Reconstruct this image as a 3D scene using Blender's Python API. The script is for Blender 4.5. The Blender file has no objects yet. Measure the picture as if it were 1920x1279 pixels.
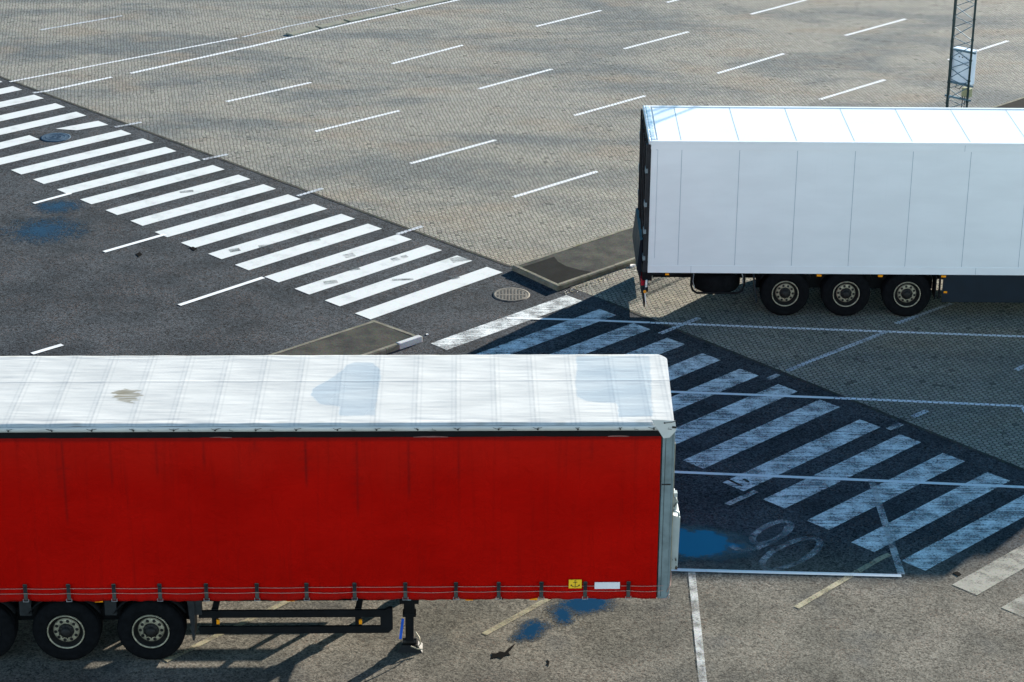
import bpy, math, random
from mathutils import Vector, Matrix
random.seed(7)
R = math.radians
# ------------------------------------------------------------------ camera, light, exposure
scene = bpy.context.scene
C = scene.collection
FPX, PITCH, ROLL, CAMH = 4245.0, 0.39052, 0.00648, 18.072      # surveyed from the photograph (1920 px wide)
cd = bpy.data.cameras.new("Camera"); cam = bpy.data.objects.new("Camera", cd); C.objects.link(cam)
cd.sensor_width = 36.0; cd.lens = FPX / 1920 * 36.0; cd.clip_end = 1500; cd.clip_start = .5
cam.matrix_world = Matrix.Translation((0, 0, CAMH)) @ Matrix.Rotation(math.pi / 2 - PITCH, 4, 'X') @ Matrix.Rotation(ROLL, 4, 'Z')
scene.camera = cam
SUN_EL, SUN_AZ = R(14.8), R(51.8)                              # azimuth measured from +X
sv = Vector((math.cos(SUN_AZ) * math.cos(SUN_EL), math.sin(SUN_AZ) * math.cos(SUN_EL), math.sin(SUN_EL)))
world = bpy.data.worlds.new("World"); scene.world = world; world.use_nodes = True
wn = world.node_tree; bg = wn.nodes['Background']
sky = wn.nodes.new('ShaderNodeTexSky'); sky.sky_type = 'NISHITA'; sky.sun_disc = False
sky.sun_elevation = SUN_EL; sky.sun_rotation = math.pi / 2 - SUN_AZ
sky.air_density = 1.0; sky.dust_density = 0.6; sky.ozone_density = 2.0
# broken cloud low over the horizon, brightest behind the photographer; deep blue overhead
tc = wn.nodes.new('ShaderNodeTexCoord'); sx = wn.nodes.new('ShaderNodeSeparateXYZ'); wn.links.new(tc.outputs['Generated'], sx.inputs[0])
def wr(sock, lo, hi, a=0.0, b=1.0):
    m = wn.nodes.new('ShaderNodeMapRange'); m.interpolation_type = 'SMOOTHSTEP'; wn.links.new(sock, m.inputs[0])
    for i, x in zip((1, 2, 3, 4), (lo, hi, a, b)): m.inputs[i].default_value = x
    return m.outputs[0]
def wm(op, a, b):
    m = wn.nodes.new('ShaderNodeMath'); m.operation = op
    for i, v in enumerate((a, b)):
        if isinstance(v, float): m.inputs[i].default_value = v
        else: wn.links.new(v, m.inputs[i])
    return m.outputs[0]
cn = wn.nodes.new('ShaderNodeTexNoise'); cn.inputs['Scale'].default_value = 2.6; cn.inputs['Detail'].default_value = 6
mp_ = wn.nodes.new('ShaderNodeMapping'); mp_.inputs['Scale'].default_value = (1, 1, 2.6); wn.links.new(tc.outputs['Generated'], mp_.inputs[0]); wn.links.new(mp_.outputs[0], cn.inputs['Vector'])
CLOUD = 19.5
low = wm('MULTIPLY', wr(sx.outputs[2], .62, .08), wr(cn.outputs['Fac'], .36, .60, .35, 1.0))
back = wr(sx.outputs[1], .45, -.30, .10, 1.0)
mask = wm('MULTIPLY', low, back)
tint = wn.nodes.new('ShaderNodeMix'); tint.data_type = 'RGBA'; tint.blend_type = 'MULTIPLY'; tint.inputs[0].default_value = 1.0
wn.links.new(sky.outputs[0], tint.inputs[6]); tint.inputs[7].default_value = (.10, .84, 1.22, 1)
mx = wn.nodes.new('ShaderNodeMix'); mx.data_type = 'RGBA'; wn.links.new(mask, mx.inputs[0]); wn.links.new(tint.outputs[2], mx.inputs[6]); mx.inputs[7].default_value = (CLOUD * .85, CLOUD * .99, CLOUD, 1)
wn.links.new(mx.outputs[2], bg.inputs[0]); bg.inputs[1].default_value = 0.05
sl = bpy.data.lights.new("Sun", 'SUN'); sl.energy = 5.0; sl.angle = R(0.53); sl.color = (1.0, .91, .79)
so = bpy.data.objects.new("Sun", sl); C.objects.link(so); so.rotation_euler = (-sv).to_track_quat('-Z', 'Y').to_euler()
so.location = sv * 60
scene.view_settings.view_transform = 'Standard'; scene.view_settings.look = 'None'
scene.view_settings.exposure = 1.78; scene.view_settings.gamma = 1.0
scene.render.engine = 'CYCLES'

# ------------------------------------------------------------------ survey helpers
def ray(u, v):
    X = (u - 960) / FPX; Y = -(v - 639.5) / FPX
    cr, sr = math.cos(ROLL), math.sin(ROLL)
    x = X * cr - Y * sr; y = X * sr + Y * cr
    c, s = math.cos(PITCH), math.sin(PITCH)
    return Vector((x, c + y * s, -s + y * c))
def G(u, v, z=0.0):                                             # photo point -> world point on the plane z
    d = ray(u, v); t = (z - CAMH) / d.z
    return Vector((d.x * t, d.y * t, z))
def GP(u, v, o, n):                                             # photo point -> point on the plane through o with normal n
    d = ray(u, v); c = Vector((0, 0, CAMH)); t = (o - c).dot(n) / d.dot(n)
    return c + d * t

# ------------------------------------------------------------------ tags
def tag(o, label=None, cat=None, group=None, kind=None):
    if label: o['label'] = label
    if cat: o['category'] = cat
    if group: o['group'] = group
    if kind: o['kind'] = kind
    return o
def empty(name, loc, rz=0):
    o = bpy.data.objects.new(name, None); C.objects.link(o); o.location = loc; o.rotation_euler = (0, 0, rz); o.empty_display_size = .3
    return o

# ------------------------------------------------------------------ mesh builder
class MB:
    def __init__(s): s.v = []; s.f = []; s.m = []; s.sm = []; s.cur = 0; s.smooth = False; s.pieces = []
    def add(s, vs, fs, mat=None, smooth=None):
        b = len(s.v); s.v += [tuple(p) for p in vs]; f0 = len(s.f)
        for f in fs:
            s.f.append([b + i for i in f]); s.m.append(s.cur if mat is None else mat); s.sm.append(s.smooth if smooth is None else smooth)
        s.pieces.append((b, len(s.v), f0, len(s.f)))
    def box(s, a, b, mat=None):
        x0, y0, z0 = a; x1, y1, z1 = b
        s.add([(x0, y0, z0), (x1, y0, z0), (x1, y1, z0), (x0, y1, z0), (x0, y0, z1), (x1, y0, z1), (x1, y1, z1), (x0, y1, z1)],
              [(0, 3, 2, 1), (4, 5, 6, 7), (0, 1, 5, 4), (1, 2, 6, 5), (2, 3, 7, 6), (3, 0, 4, 7)], mat, False)
    def bar(s, p, q, w, h=None, mat=None):                      # rectangular bar between two points
        p = Vector(p); q = Vector(q); h = h or w; d = (q - p).normalized()
        up = Vector((0, 0, 1)) if abs(d.z) < .95 else Vector((0, 1, 0))
        a = d.cross(up).normalized() * (w / 2); b = a.cross(d).normalized() * (h / 2)
        vs = [p - a - b, p + a - b, p + a + b, p - a + b, q - a - b, q + a - b, q + a + b, q - a + b]
        s.add(vs, [(0, 3, 2, 1), (4, 5, 6, 7), (0, 1, 5, 4), (1, 2, 6, 5), (2, 3, 7, 6), (3, 0, 4, 7)], mat, False)
    def tube(s, pts, r, n=10, mat=None, cap=True):
        pts = [Vector(p) for p in pts]; rings = []
        for i, p in enumerate(pts):
            d = (pts[min(i + 1, len(pts) - 1)] - pts[max(i - 1, 0)]).normalized()
            up = Vector((0, 0, 1)) if abs(d.z) < .95 else Vector((0, 1, 0))
            a = d.cross(up).normalized(); b = a.cross(d).normalized()
            rr = r[i] if isinstance(r, (list, tuple)) else r
            rings.append([p + a * rr * math.cos(2 * math.pi * k / n) + b * rr * math.sin(2 * math.pi * k / n) for k in range(n)])
        vs = [q for ring in rings for q in ring]; fs = []
        for i in range(len(pts) - 1):
            for k in range(n):
                fs.append((i * n + k, i * n + (k + 1) % n, (i + 1) * n + (k + 1) % n, (i + 1) * n + k))
        s.add(vs, fs, mat, True)
        if cap:
            s.add(rings[0], [tuple(range(n))[::-1]], mat, False); s.add(rings[-1], [tuple(range(n))], mat, False)
    def lathe(s, prof, c=(0, 0, 0), axis='y', n=40, mat=None, smooth=True):   # prof = (offset along the axis, radius)
        vs = []; fs = []
        for (t, r) in prof:
            for k in range(n):
                a = 2 * math.pi * k / n; ca, sa = r * math.cos(a), r * math.sin(a)
                vs.append({'y': (c[0] + ca, c[1] + t, c[2] + sa), 'z': (c[0] + ca, c[1] + sa, c[2] + t), 'x': (c[0] + t, c[1] + ca, c[2] + sa)}[axis])
        for i in range(len(prof) - 1):
            for k in range(n):
                fs.append((i * n + k, i * n + (k + 1) % n, (i + 1) * n + (k + 1) % n, (i + 1) * n + k))
        s.add(vs, fs, mat, smooth)
    def prism(s, poly, z0, z1, mat=None):
        n = len(poly); vs = [(p[0], p[1], z0) for p in poly] + [(p[0], p[1], z1) for p in poly]
        s.add(vs, [tuple(range(n))[::-1], tuple(range(n, 2 * n))] + [(i, (i + 1) % n, n + (i + 1) % n, n + i) for i in range(n)], mat, False)
    def each(s, name, mats, parent=None, bevel=0, fix=True):      # every piece that was added becomes a part of its own
        out = []
        for (v0, v1, f0, f1) in s.pieces:
            k = MB(); k.v = s.v[v0:v1]; k.f = [[i - v0 for i in f] for f in s.f[f0:f1]]; k.m = s.m[f0:f1]; k.sm = s.sm[f0:f1]; out.append(k.build(name, mats, parent, bevel, fix))
        return out
    def build(s, name, mats, parent=None, bevel=0, fix=True):
        me = bpy.data.meshes.new(name); me.from_pydata(s.v, [], s.f)
        if not isinstance(mats, (list, tuple)): mats = [mats]
        for m in mats: me.materials.append(m)
        me.polygons.foreach_set('material_index', s.m); me.polygons.foreach_set('use_smooth', s.sm)
        me.update()
        if fix:
            import bmesh
            bm = bmesh.new(); bm.from_mesh(me); bmesh.ops.recalc_face_normals(bm, faces=bm.faces); bm.to_mesh(me); bm.free()
        o = bpy.data.objects.new(name, me); C.objects.link(o)
        if parent: o.parent = parent
        if bevel:
            b = o.modifiers.new('bevel', 'BEVEL'); b.width = bevel; b.segments = 2; b.limit_method = 'ANGLE'; b.angle_limit = R(40)
        return o

# ------------------------------------------------------------------ node helpers
class N:
    def __init__(s, name):
        s.mat = bpy.data.materials.new(name); s.mat.use_nodes = True; s.t = s.mat.node_tree
        s.b = s.t.nodes['Principled BSDF']; s.out = s.t.nodes['Material Output']
    def n(s, k): return s.t.nodes.new('ShaderNode' + k)
    def l(s, a, b): s.t.links.new(a, b)
    def setin(s, sock, v):
        if hasattr(v, 'is_output') or isinstance(v, bpy.types.NodeSocket): s.l(v, sock)
        else:
            if isinstance(v, (tuple, list)) and len(v) == 3 and len(sock.default_value) == 4: v = (*v, 1)
            sock.default_value = v
    def math(s, op, a, b=0.0, c=None, clamp=False):
        m = s.n('Math'); m.operation = op; m.use_clamp = clamp
        s.setin(m.inputs[0], a); s.setin(m.inputs[1], b)
        if c is not None: s.setin(m.inputs[2], c)
        return m.outputs[0]
    def pos(s):
        g = s.n('NewGeometry'); return g.outputs['Position']
    def obj(s):
        return s.n('TexCoord').outputs['Object']
    def mapping(s, v, scale=(1, 1, 1), rot=(0, 0, 0), loc=(0, 0, 0)):
        m = s.n('Mapping'); s.l(v, m.inputs[0]); m.inputs['Scale'].default_value = scale; m.inputs['Rotation'].default_value = rot; m.inputs['Location'].default_value = loc
        return m.outputs[0]
    def noise(s, v, scale, detail=3, rough=.5, dist=0):
        m = s.n('TexNoise'); s.l(v, m.inputs['Vector']); m.inputs['Scale'].default_value = scale; m.inputs['Detail'].default_value = detail
        m.inputs['Roughness'].default_value = rough; m.inputs['Distortion'].default_value = dist
        return m.outputs['Fac']
    def vor(s, v, scale, feat='F1', out='Color'):
        m = s.n('TexVoronoi'); s.l(v, m.inputs['Vector']); m.inputs['Scale'].default_value = scale; m.feature = feat
        return m.outputs[out]
    def ramp(s, f, lo, hi, a=0.0, b=1.0):
        m = s.n('MapRange'); m.interpolation_type = 'SMOOTHSTEP'; s.setin(m.inputs[0], f)
        for i, x in zip((1, 2, 3, 4), (lo, hi, a, b)): s.setin(m.inputs[i], x)
        return m.outputs[0]
    def lin(s, f, lo, hi, a=0.0, b=1.0):
        m = s.n('MapRange'); s.setin(m.inputs[0], f)
        for i, x in zip((1, 2, 3, 4), (lo, hi, a, b)): s.setin(m.inputs[i], x)
        return m.outputs[0]
    def mix(s, f, a, b, mode='MIX'):
        m = s.n('Mix'); m.data_type = 'RGBA'; m.blend_type = mode
        s.setin(m.inputs[0], f); s.setin(m.inputs[6], a); s.setin(m.inputs[7], b)
        return m.outputs[2]
    def bump(s, h, strength=.3, dist=.01):
        m = s.n('Bump'); s.l(h, m.inputs['Height']); m.inputs['Strength'].default_value = strength; m.inputs['Distance'].default_value = dist
        s.l(m.outputs[0], s.b.inputs['Normal'])
    def sep(s, v):
        m = s.n('SeparateXYZ'); s.l(v, m.inputs[0]); return m.outputs
    def attr(s, name):
        m = s.n('Attribute'); m.attribute_name = name; return m.outputs['Fac']
    def fin(s, col=None, rough=None, metal=None, spec=None):
        if col is not None: s.setin(s.b.inputs['Base Color'], col)
        if rough is not None: s.setin(s.b.inputs['Roughness'], rough)
        if metal is not None: s.setin(s.b.inputs['Metallic'], metal)
        if spec is not None: s.setin(s.b.inputs['Specular IOR Level'], spec)
        return s.mat
    def alpha(s, fac):                                            # fac 1 = paint, 0 = lets the ground show
        t = s.n('BsdfTransparent'); m = s.n('MixShader'); s.l(fac, m.inputs[0]); s.l(t.outputs[0], m.inputs[1]); s.l(s.b.outputs[0], m.inputs[2])
        s.l(m.outputs[0], s.out.inputs[0])

def simple(name, col, rough=.5, metal=0.0, var=.25, scale=6, spec=.3, grime=None):
    k = N(name); p = k.obj(); f = k.noise(p, scale, 5, .6)
    c = k.mix(k.ramp(f, .3, .7), tuple(x * (1 - var) for x in col), tuple(min(1, x * (1 + var * .5)) for x in col))
    if grime:
        g = k.ramp(k.noise(p, scale * 2.7, 6, .7), .55, .72); c = k.mix(k.math('MULTIPLY', g, .7), c, grime)
    return k.fin(c, k.lin(f, .2, .8, rough * .85, min(1, rough * 1.15)), metal, spec)

# ---- hexagonal block paving ----------------------------------------------
BR = 0.112                                                       # width of one stone
def hexcells(k, pos):
    """returns distance to the joint (0 on the joint .. .5), random value and colour per stone"""
    v = k.mapping(pos, (1 / BR,) * 3, (0, 0, R(20)))
    wob = k.math('MULTIPLY', k.math('SUBTRACT', k.noise(v, .30, 2), .5), .9)
    x, y, _ = k.sep(v); y = k.math('ADD', y, wob); x = k.math('ADD', x, k.math('MULTIPLY', wob, .6))
    S = 3 ** .5
    def cand(ox, oy):
        a = k.math('SUBTRACT', k.math('FLOORED_MODULO', k.math('ADD', x, ox), 1.0), .5)
        b = k.math('SUBTRACT', k.math('FLOORED_MODULO', k.math('ADD', y, oy), S), S / 2)
        return a, b, k.math('ADD', k.math('MULTIPLY', a, a), k.math('MULTIPLY', b, b))
    a0, b0, d0 = cand(0.0, 0.0); a1, b1, d1 = cand(.5, S / 2)
    t = k.math('LESS_THAN', d1, d0)
    def lerp(p, q): return k.math('ADD', k.math('MULTIPLY', p, k.math('SUBTRACT', 1.0, t)), k.math('MULTIPLY', q, t))
    qx = lerp(a0, a1); qy = lerp(b0, b1)
    ax_ = k.math('ABSOLUTE', qx); ay_ = k.math('ABSOLUTE', qy)
    d = k.math('SUBTRACT', .5, k.math('MAXIMUM', ax_, k.math('ADD', k.math('MULTIPLY', ax_, .5), k.math('MULTIPLY', ay_, .8660254))))
    cx = k.math('ROUND', k.math('MULTIPLY', k.math('SUBTRACT', x, qx), 4.0)); cy = k.math('ROUND', k.math('MULTIPLY', k.math('SUBTRACT', y, qy), 4.0))
    cb = k.n('CombineXYZ'); k.l(cx, cb.inputs[0]); k.l(cy, cb.inputs[1])
    w = k.n('TexWhiteNoise'); w.noise_dimensions = '2D'; k.l(cb.outputs[0], w.inputs['Vector'])
    return d, w.outputs['Value'], w.outputs['Color']

def brick_mat():
    k = N('hexagonal_pavers'); p = k.pos()
    d, rnd, rc = hexcells(k, p)
    x, y, _ = k.sep(p)
    joint = k.ramp(d, .025, .12)
    big = k.noise(k.mapping(p, (.20, .46, 1), (0, 0, R(-16))), 1.0, 5, .6, .5)
    med = k.noise(p, .9, 4, .6)
    tone = k.noise(k.mapping(p, (.35, .6, 1), (0, 0, R(-25)), (31, 7, 0)), 1.0, 3, .5)
    c = k.mix(k.ramp(big, .34, .60), (.112, .126, .130), (.232, .224, .196))
    c = k.mix(k.math('MULTIPLY', k.ramp(tone, .50, .72), .75), c, (.225, .190, .150))
    c = k.mix(k.math('MULTIPLY', k.ramp(med, .55, .8), .45), c, (.085, .090, .092))
    # near the trailers the stones are sandier, farther off greyer
    near = k.lin(y, 46, 62); c = k.mix(k.math('MULTIPLY', k.math('SUBTRACT', 1.0, near), .4), c, (.24, .215, .155))
    c = k.mix(1.0, c, k.mix(rnd, (.80, .80, .80), (1.18, 1.18, 1.18)), 'MULTIPLY')
    fine = k.vor(p, 85); c = k.mix(.16, c, fine, 'OVERLAY')
    spots = k.ramp(rnd, .985, .992); c = k.mix(k.math('MULTIPLY', spots, .7), c, (.03, .035, .03))
    jf = k.noise(p, 1.7, 3); jc = k.mix(k.ramp(jf, .4, .6), (.008, .009, .009), (.022, .021, .016))
    c = k.mix(joint, jc, c)
    k.bump(k.math('ADD', k.math('MULTIPLY', joint, 1.0), k.math('MULTIPLY', k.noise(p, 60, 2), .3)), .7, .006)
    return k.fin(c, .9, 0, .12)

def asphalt_cols(k, p, dark=1.0):
    x, y, _ = k.sep(p)
    med = k.noise(p, .55, 5, .6, .3)
    fwd = k.ramp(k.math('ADD', y, k.math('MULTIPLY', med, 1.6)), 33.6, 36.0)   # the old coarse yard in front, the newer darker road behind
    base_old = k.mix(k.ramp(med, .35, .65), (.082, .077, .064), (.128, .118, .098))
    base_new = k.mix(k.ramp(med, .35, .65), (.023, .027, .031), (.039, .044, .049))
    c = k.mix(fwd, base_old, base_new)
    g1 = k.vor(p, 44); g2 = k.vor(p, 27)
    s1 = k.sep(g1)[0]; s2 = k.sep(g2)[1]; s3 = k.sep(g1)[2]
    s4 = k.sep(k.vor(p, 15))[0]; gr = k.math('ADD', k.math('MULTIPLY', s1, .52), k.math('ADD', k.math('MULTIPLY', s2, .30), k.math('MULTIPLY', s4, .18)))
    lum = k.math('ADD', k.math('MULTIPLY', k.lin(gr, .14, .86, .12, 2.15), fwd), k.math('MULTIPLY', k.lin(gr, .14, .86, .38, 1.75), k.math('SUBTRACT', 1.0, fwd)))
    cb = k.n('CombineXYZ'); [k.l(lum, cb.inputs[q]) for q in range(3)]
    c = k.mix(1.0, c, cb.outputs[0], 'MULTIPLY')
    warm = k.mix(k.math('MULTIPLY', k.ramp(s3, .82, .9), .30), c, (.20, .12, .085)); c = k.mix(k.ramp(k.noise(p, 1.1, 3), .35, .75), c, warm)
    cool = k.ramp(k.noise(k.mapping(p, (1, 1, 1), (0, 0, 0), (9, 3, 0)), .8, 4), .55, .75); c = k.mix(k.math('MULTIPLY', cool, .3), c, (.05, .06, .07))
    stain = k.ramp(k.noise(k.mapping(p, (.9, 1, 1), (0, 0, R(45)), (3, 14, 0)), .9, 5, .65), .56, .72); c = k.mix(k.math('MULTIPLY', stain, .45), c, (.022, .023, .024))
    return c, gr, fwd
def asphalt_mat(name='asphalt'):
    k = N(name); p = k.pos(); c, gr, fwd = asphalt_cols(k, p)
    k.bump(k.math('ADD', gr, k.noise(p, 18, 3)), .8, .007)
    return k.fin(c, .95, 0, .06)
def island_mat():
    k = N('island_asphalt'); p = k.pos(); f = k.noise(p, 2.2, 6, .65)
    c = k.mix(k.ramp(f, .35, .65), (.032, .034, .031), (.062, .060, .050))
    g = k.vor(p, 60); c = k.mix(.35, c, g, 'OVERLAY')
    m = k.ramp(k.noise(p, 3.3, 5, .7), .60, .74); c = k.mix(k.math('MULTIPLY', m, .6), c, (.055, .075, .020))
    k.bump(k.noise(p, 50, 3), .5, .005)
    return k.fin(c, .95, 0, .05)
def paint_mat(name, col, wear, bricks=False, grain=48, dirt=.35, streak=False, cover=1.0):
    """wear 0 = fresh .. 1 = almost gone; worn spots let the ground under the paint show"""
    k = N(name); p = k.pos()
    f = k.noise(p, 2.6, 5, .6); g = k.sep(k.vor(p, grain))[0]; h = k.noise(p, 26, 3, .7)
    if streak:
        f = k.math('ADD', k.math('MULTIPLY', f, .55), k.math('MULTIPLY', k.noise(k.mapping(p, (.8, 13, 1), (0, 0, R(3))), 1.3, 4, .6), .45))
    gh = k.math('ADD', k.math('MULTIPLY', g, .55), k.math('MULTIPLY', h, .45))
    body = k.ramp(k.math('ADD', k.math('MULTIPLY', f, .8), k.math('MULTIPLY', h, .2)), .18 + .32 * wear, .32 + .44 * wear, 1 - wear * 1.15, 1.0)
    a = k.math('MULTIPLY', k.math('MULTIPLY', body, k.ramp(gh, -.05 + .25 * wear, .10 + .55 * wear, 1 - wear * .8, 1.0)), cover)
    if bricks:
        d, rnd, rc = hexcells(k, p); j = k.ramp(d, .03, .10)
        a = k.math('MULTIPLY', a, k.math('MAXIMUM', j, .15))
    k.alpha(a)
    c = k.mix(k.math('MULTIPLY', k.ramp(k.noise(k.mapping(p, (1, 1, 1), (0, 0, R(45))), 1.7, 6, .7), .48, .72), dirt), col, tuple(x * .55 for x in col))
    c = k.mix(.10, c, k.vor(p, 70), 'OVERLAY')
    k.bump(h, .2, .003)
    return k.fin(c, .8, 0, .15)

MAT = {}
MAT['brick'] = brick_mat(); MAT['asphalt'] = asphalt_mat(); MAT['island'] = island_mat()
def island_dark_mat():
    k = N('island_dark'); p = k.pos(); c = k.mix(k.ramp(k.noise(p, 3, 5), .3, .7), (.005, .006, .006), (.010, .011, .011)); c = k.mix(.5, c, k.vor(p, 60), 'OVERLAY'); return k.fin(c, .95, 0, .04)
MAT['island_dark'] = island_dark_mat()
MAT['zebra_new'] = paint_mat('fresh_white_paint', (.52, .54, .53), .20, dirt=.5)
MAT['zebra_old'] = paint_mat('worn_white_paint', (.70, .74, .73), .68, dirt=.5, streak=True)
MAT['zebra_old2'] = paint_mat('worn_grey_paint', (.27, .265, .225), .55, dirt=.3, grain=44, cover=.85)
MAT['scuff'] = paint_mat('tyre_scuff', (.07, .085, .09), .7, streak=True, cover=.8)
MAT['line_brick'] = paint_mat('line_paint_on_pavers', (.66, .68, .70), .10, bricks=True)
MAT['line_brick_worn'] = paint_mat('faded_line_paint_on_pavers', (.46, .49, .52), .50, bricks=True)
MAT['line'] = paint_mat('line_paint', (.64, .66, .66), .25)
MAT['line_worn'] = paint_mat('faded_line_paint', (.42, .43, .42), .66)
MAT['line_sand'] = paint_mat('old_cream_line_paint', (.30, .27, .18), .6, cover=1.0)
MAT['digit'] = paint_mat('worn_digit_paint', (.50, .53, .53), .75, cover=.55)
def conc(name, a, b, moss=True):
    k = N(name); p = k.pos(); f = k.noise(p, 3.5, 6, .65); c = k.mix(k.ramp(f, .3, .7), a, b)
    g = k.vor(p, 90); c = k.mix(.2, c, g, 'OVERLAY')
    if moss:
        m = k.ramp(k.noise(p, 5.5, 5, .7), .56, .70); c = k.mix(k.math('MULTIPLY', m, .65), c, (.10, .105, .035))
    k.bump(k.noise(p, 35, 4), .4, .005); return k.fin(c, .92, 0, .1)
MAT['kerb'] = conc('kerb_concrete', (.105, .100, .076), (.185, .175, .135))
MAT['kerb_pale'] = conc('pale_kerb_concrete', (.36, .37, .37), (.46, .47, .47), False)
MAT['divider'] = conc('divider_concrete', (.15, .152, .125), (.21, .205, .165))
MAT['tyre'] = simple('tyre_rubber', (.0060, .0065, .0075), .9, 0, .4, 9, .05)
MAT['chassis'] = simple('black_chassis', (.0045, .005, .006), .7, 0, .4, 5, .15)
MAT['chassis_grey'] = simple('grey_chassis', (.020, .022, .024), .6, .1, .4, 5, .25)
MAT['navy'] = simple('navy_panel', (.005, .012, .020), .55, 0, .2, 3, .25)
MAT['rim'] = simple('rim_steel', (.33, .30, .215), .5, .3, .45, 14, .5, (.12, .10, .07))
MAT['dark_metal'] = simple('dark_oily_metal', (.014, .013, .012), .6, .2, .4, 12)
MAT['steel'] = simple('galvanised_steel', (.20, .26, .28), .5, .45, .3, 3, .5)
MAT['bright_steel'] = simple('bright_steel', (.62, .64, .66), .3, .8, .2, 8)
MAT['alu'] = simple('scuffed_aluminium', (.70, .72, .74), .35, .4, .35, 9, .5, (.35, .36, .36))
MAT['orange'] = simple('orange_reflector', (.85, .30, .01), .25, 0, .1, 10)
MAT['red_lens'] = simple('red_lens', (.35, .01, .02), .3, 0, .1, 10)
MAT['yellow'] = simple('yellow_sticker', (.80, .48, .02), .5, 0, .1, 4)
MAT['flap'] = simple('faded_red_webbing', (.22, .10, .09), .8, 0, .3, 9)
MAT['white_plate'] = simple('white_plate', (.72, .70, .72), .4, 0, .05, 4)
MAT['black'] = simple('black_print', (.02, .018, .012), .6, 0, .1, 4)
MAT['strap'] = simple('webbing_strap', (.055, .060, .055), .8, 0, .4, 14)
MAT['cord'] = simple('customs_cord', (.42, .26, .22), .6, 0, .2, 9)
MAT['blue'] = simple('blue_handle', (.01, .10, .55), .4, 0, .1, 10)
MAT['mast'] = simple('mast_dark_green', (.012, .030, .034), .5, .3, .3, 4)
MAT['mast_brace'] = simple('mast_brace_steel', (.10, .17, .22), .5, .4, .3, 4)
MAT['cabinet'] = simple('cabinet_enamel', (.66, .72, .80), .4, 0, .08, 3)
MAT['cabinet_olive'] = simple('olive_cabinet', (.30, .29, .17), .5, 0, .1, 3)
MAT['litter'] = simple('pale_paper', (.72, .70, .66), .7, 0, .3, 20)
MAT['cream'] = simple('dirty_cream_paint', (.30, .27, .20), .6, 0, .3, 9)
MAT['iron'] = None
def iron(name, a, b, seed):
    k = N(name); p = k.obj(); f = k.noise(k.mapping(p, loc=(seed, 0, 0)), 7, 5, .6); c = k.mix(k.ramp(f, .3, .7), a, b)
    return k.fin(c, .75, .1, .1)
MAT['iron'] = iron('cast_iron', (.020, .045, .075), (.040, .075, .115), 1)
MAT['iron_rust'] = iron('weathered_cast_iron', (.10, .092, .078), (.17, .155, .13), 5)
MAT['iron_gap'] = iron('grate_groove', (.05, .047, .04), (.07, .066, .056), 5)

def rusty_white():
    k = N('rusting_white_enamel'); p = k.obj(); z = k.sep(p)[2]
    f = k.noise(k.mapping(p, (1, 1, .5)), 16, 5, .7)
    th = k.lin(z, 1.35, 1.85, .40, .68); rust = k.ramp(f, th, k.math('ADD', th, .04))
    c = k.mix(k.ramp(k.noise(p, 3, 4), .3, .7), (.30, .34, .335), (.40, .43, .42)); c = k.mix(rust, c, (.035, .024, .012))
    return k.fin(c, .5)
MAT['rusty_white'] = rusty_white()

def white_panel(name, base, rough):
    k = N(name); p = k.obj(); f = k.noise(k.mapping(p, (.6, 1, 2.0)), 1.2, 4, .55)
    c = k.mix(k.ramp(f, .3, .7), tuple(x * .94 for x in base), base)
    st = k.ramp(k.noise(k.mapping(p, (9, 1, .5)), 1.6, 4, .6), .58, .8); c = k.mix(k.math('MULTIPLY', st, .18), c, tuple(x * .72 for x in base))
    k.bump(k.noise(k.mapping(p, (.5, 1, .5)), 1.1, 2), .15, .02)
    return k.fin(c, rough)
MAT['white_side'] = white_panel('white_insulated_panel', (.77, .785, .785), .38)
MAT['white_roof'] = white_panel('white_roof_sheet', (.80, .82, .84), .22)
MAT['seam'] = simple('panel_seam', (.33, .39, .44), .6, 0, .1, 3)

def curtain_mat():
    k = N('red_tarpaulin'); p = k.obj(); d = k.attr('dirt')
    f = k.noise(k.mapping(p, (.5, 1, .8)), 1.3, 5, .6)
    c = k.mix(k.ramp(f, .3, .7), (.36, .0024, .0008), (.44, .0034, .0014))
    w = k.noise(k.mapping(p, (2.0, 1, 26)), 3.5, 3, .6); c = k.mix(k.math('MULTIPLY', k.ramp(w, .55, .75), .14), c, (.16, .006, .005))
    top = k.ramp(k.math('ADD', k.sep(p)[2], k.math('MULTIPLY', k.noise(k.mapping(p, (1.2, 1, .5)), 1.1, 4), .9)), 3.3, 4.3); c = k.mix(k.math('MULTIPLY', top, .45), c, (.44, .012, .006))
    vs_ = k.ramp(k.noise(k.mapping(p, (7, 1, .30)), 1.4, 5, .65), .50, .78); c = k.mix(k.math('MULTIPLY', vs_, .30), c, (.13, .004, .003))
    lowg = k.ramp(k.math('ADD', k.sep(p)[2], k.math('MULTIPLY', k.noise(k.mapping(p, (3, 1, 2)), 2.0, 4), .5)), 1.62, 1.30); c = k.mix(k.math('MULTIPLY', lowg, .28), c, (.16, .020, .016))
    c = k.mix(d, c, (.035, .006, .006))
    h = k.math('ADD', k.math('MULTIPLY', k.noise(k.mapping(p, (1.2, 1, .9), (0, R(35), 0)), 1.6, 3, .6, .6), 1.0), k.math('MULTIPLY', w, .12))
    k.bump(h, .9, .08)
    return k.fin(c, .75, 0, .03)
MAT['curtain'] = curtain_mat()
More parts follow.
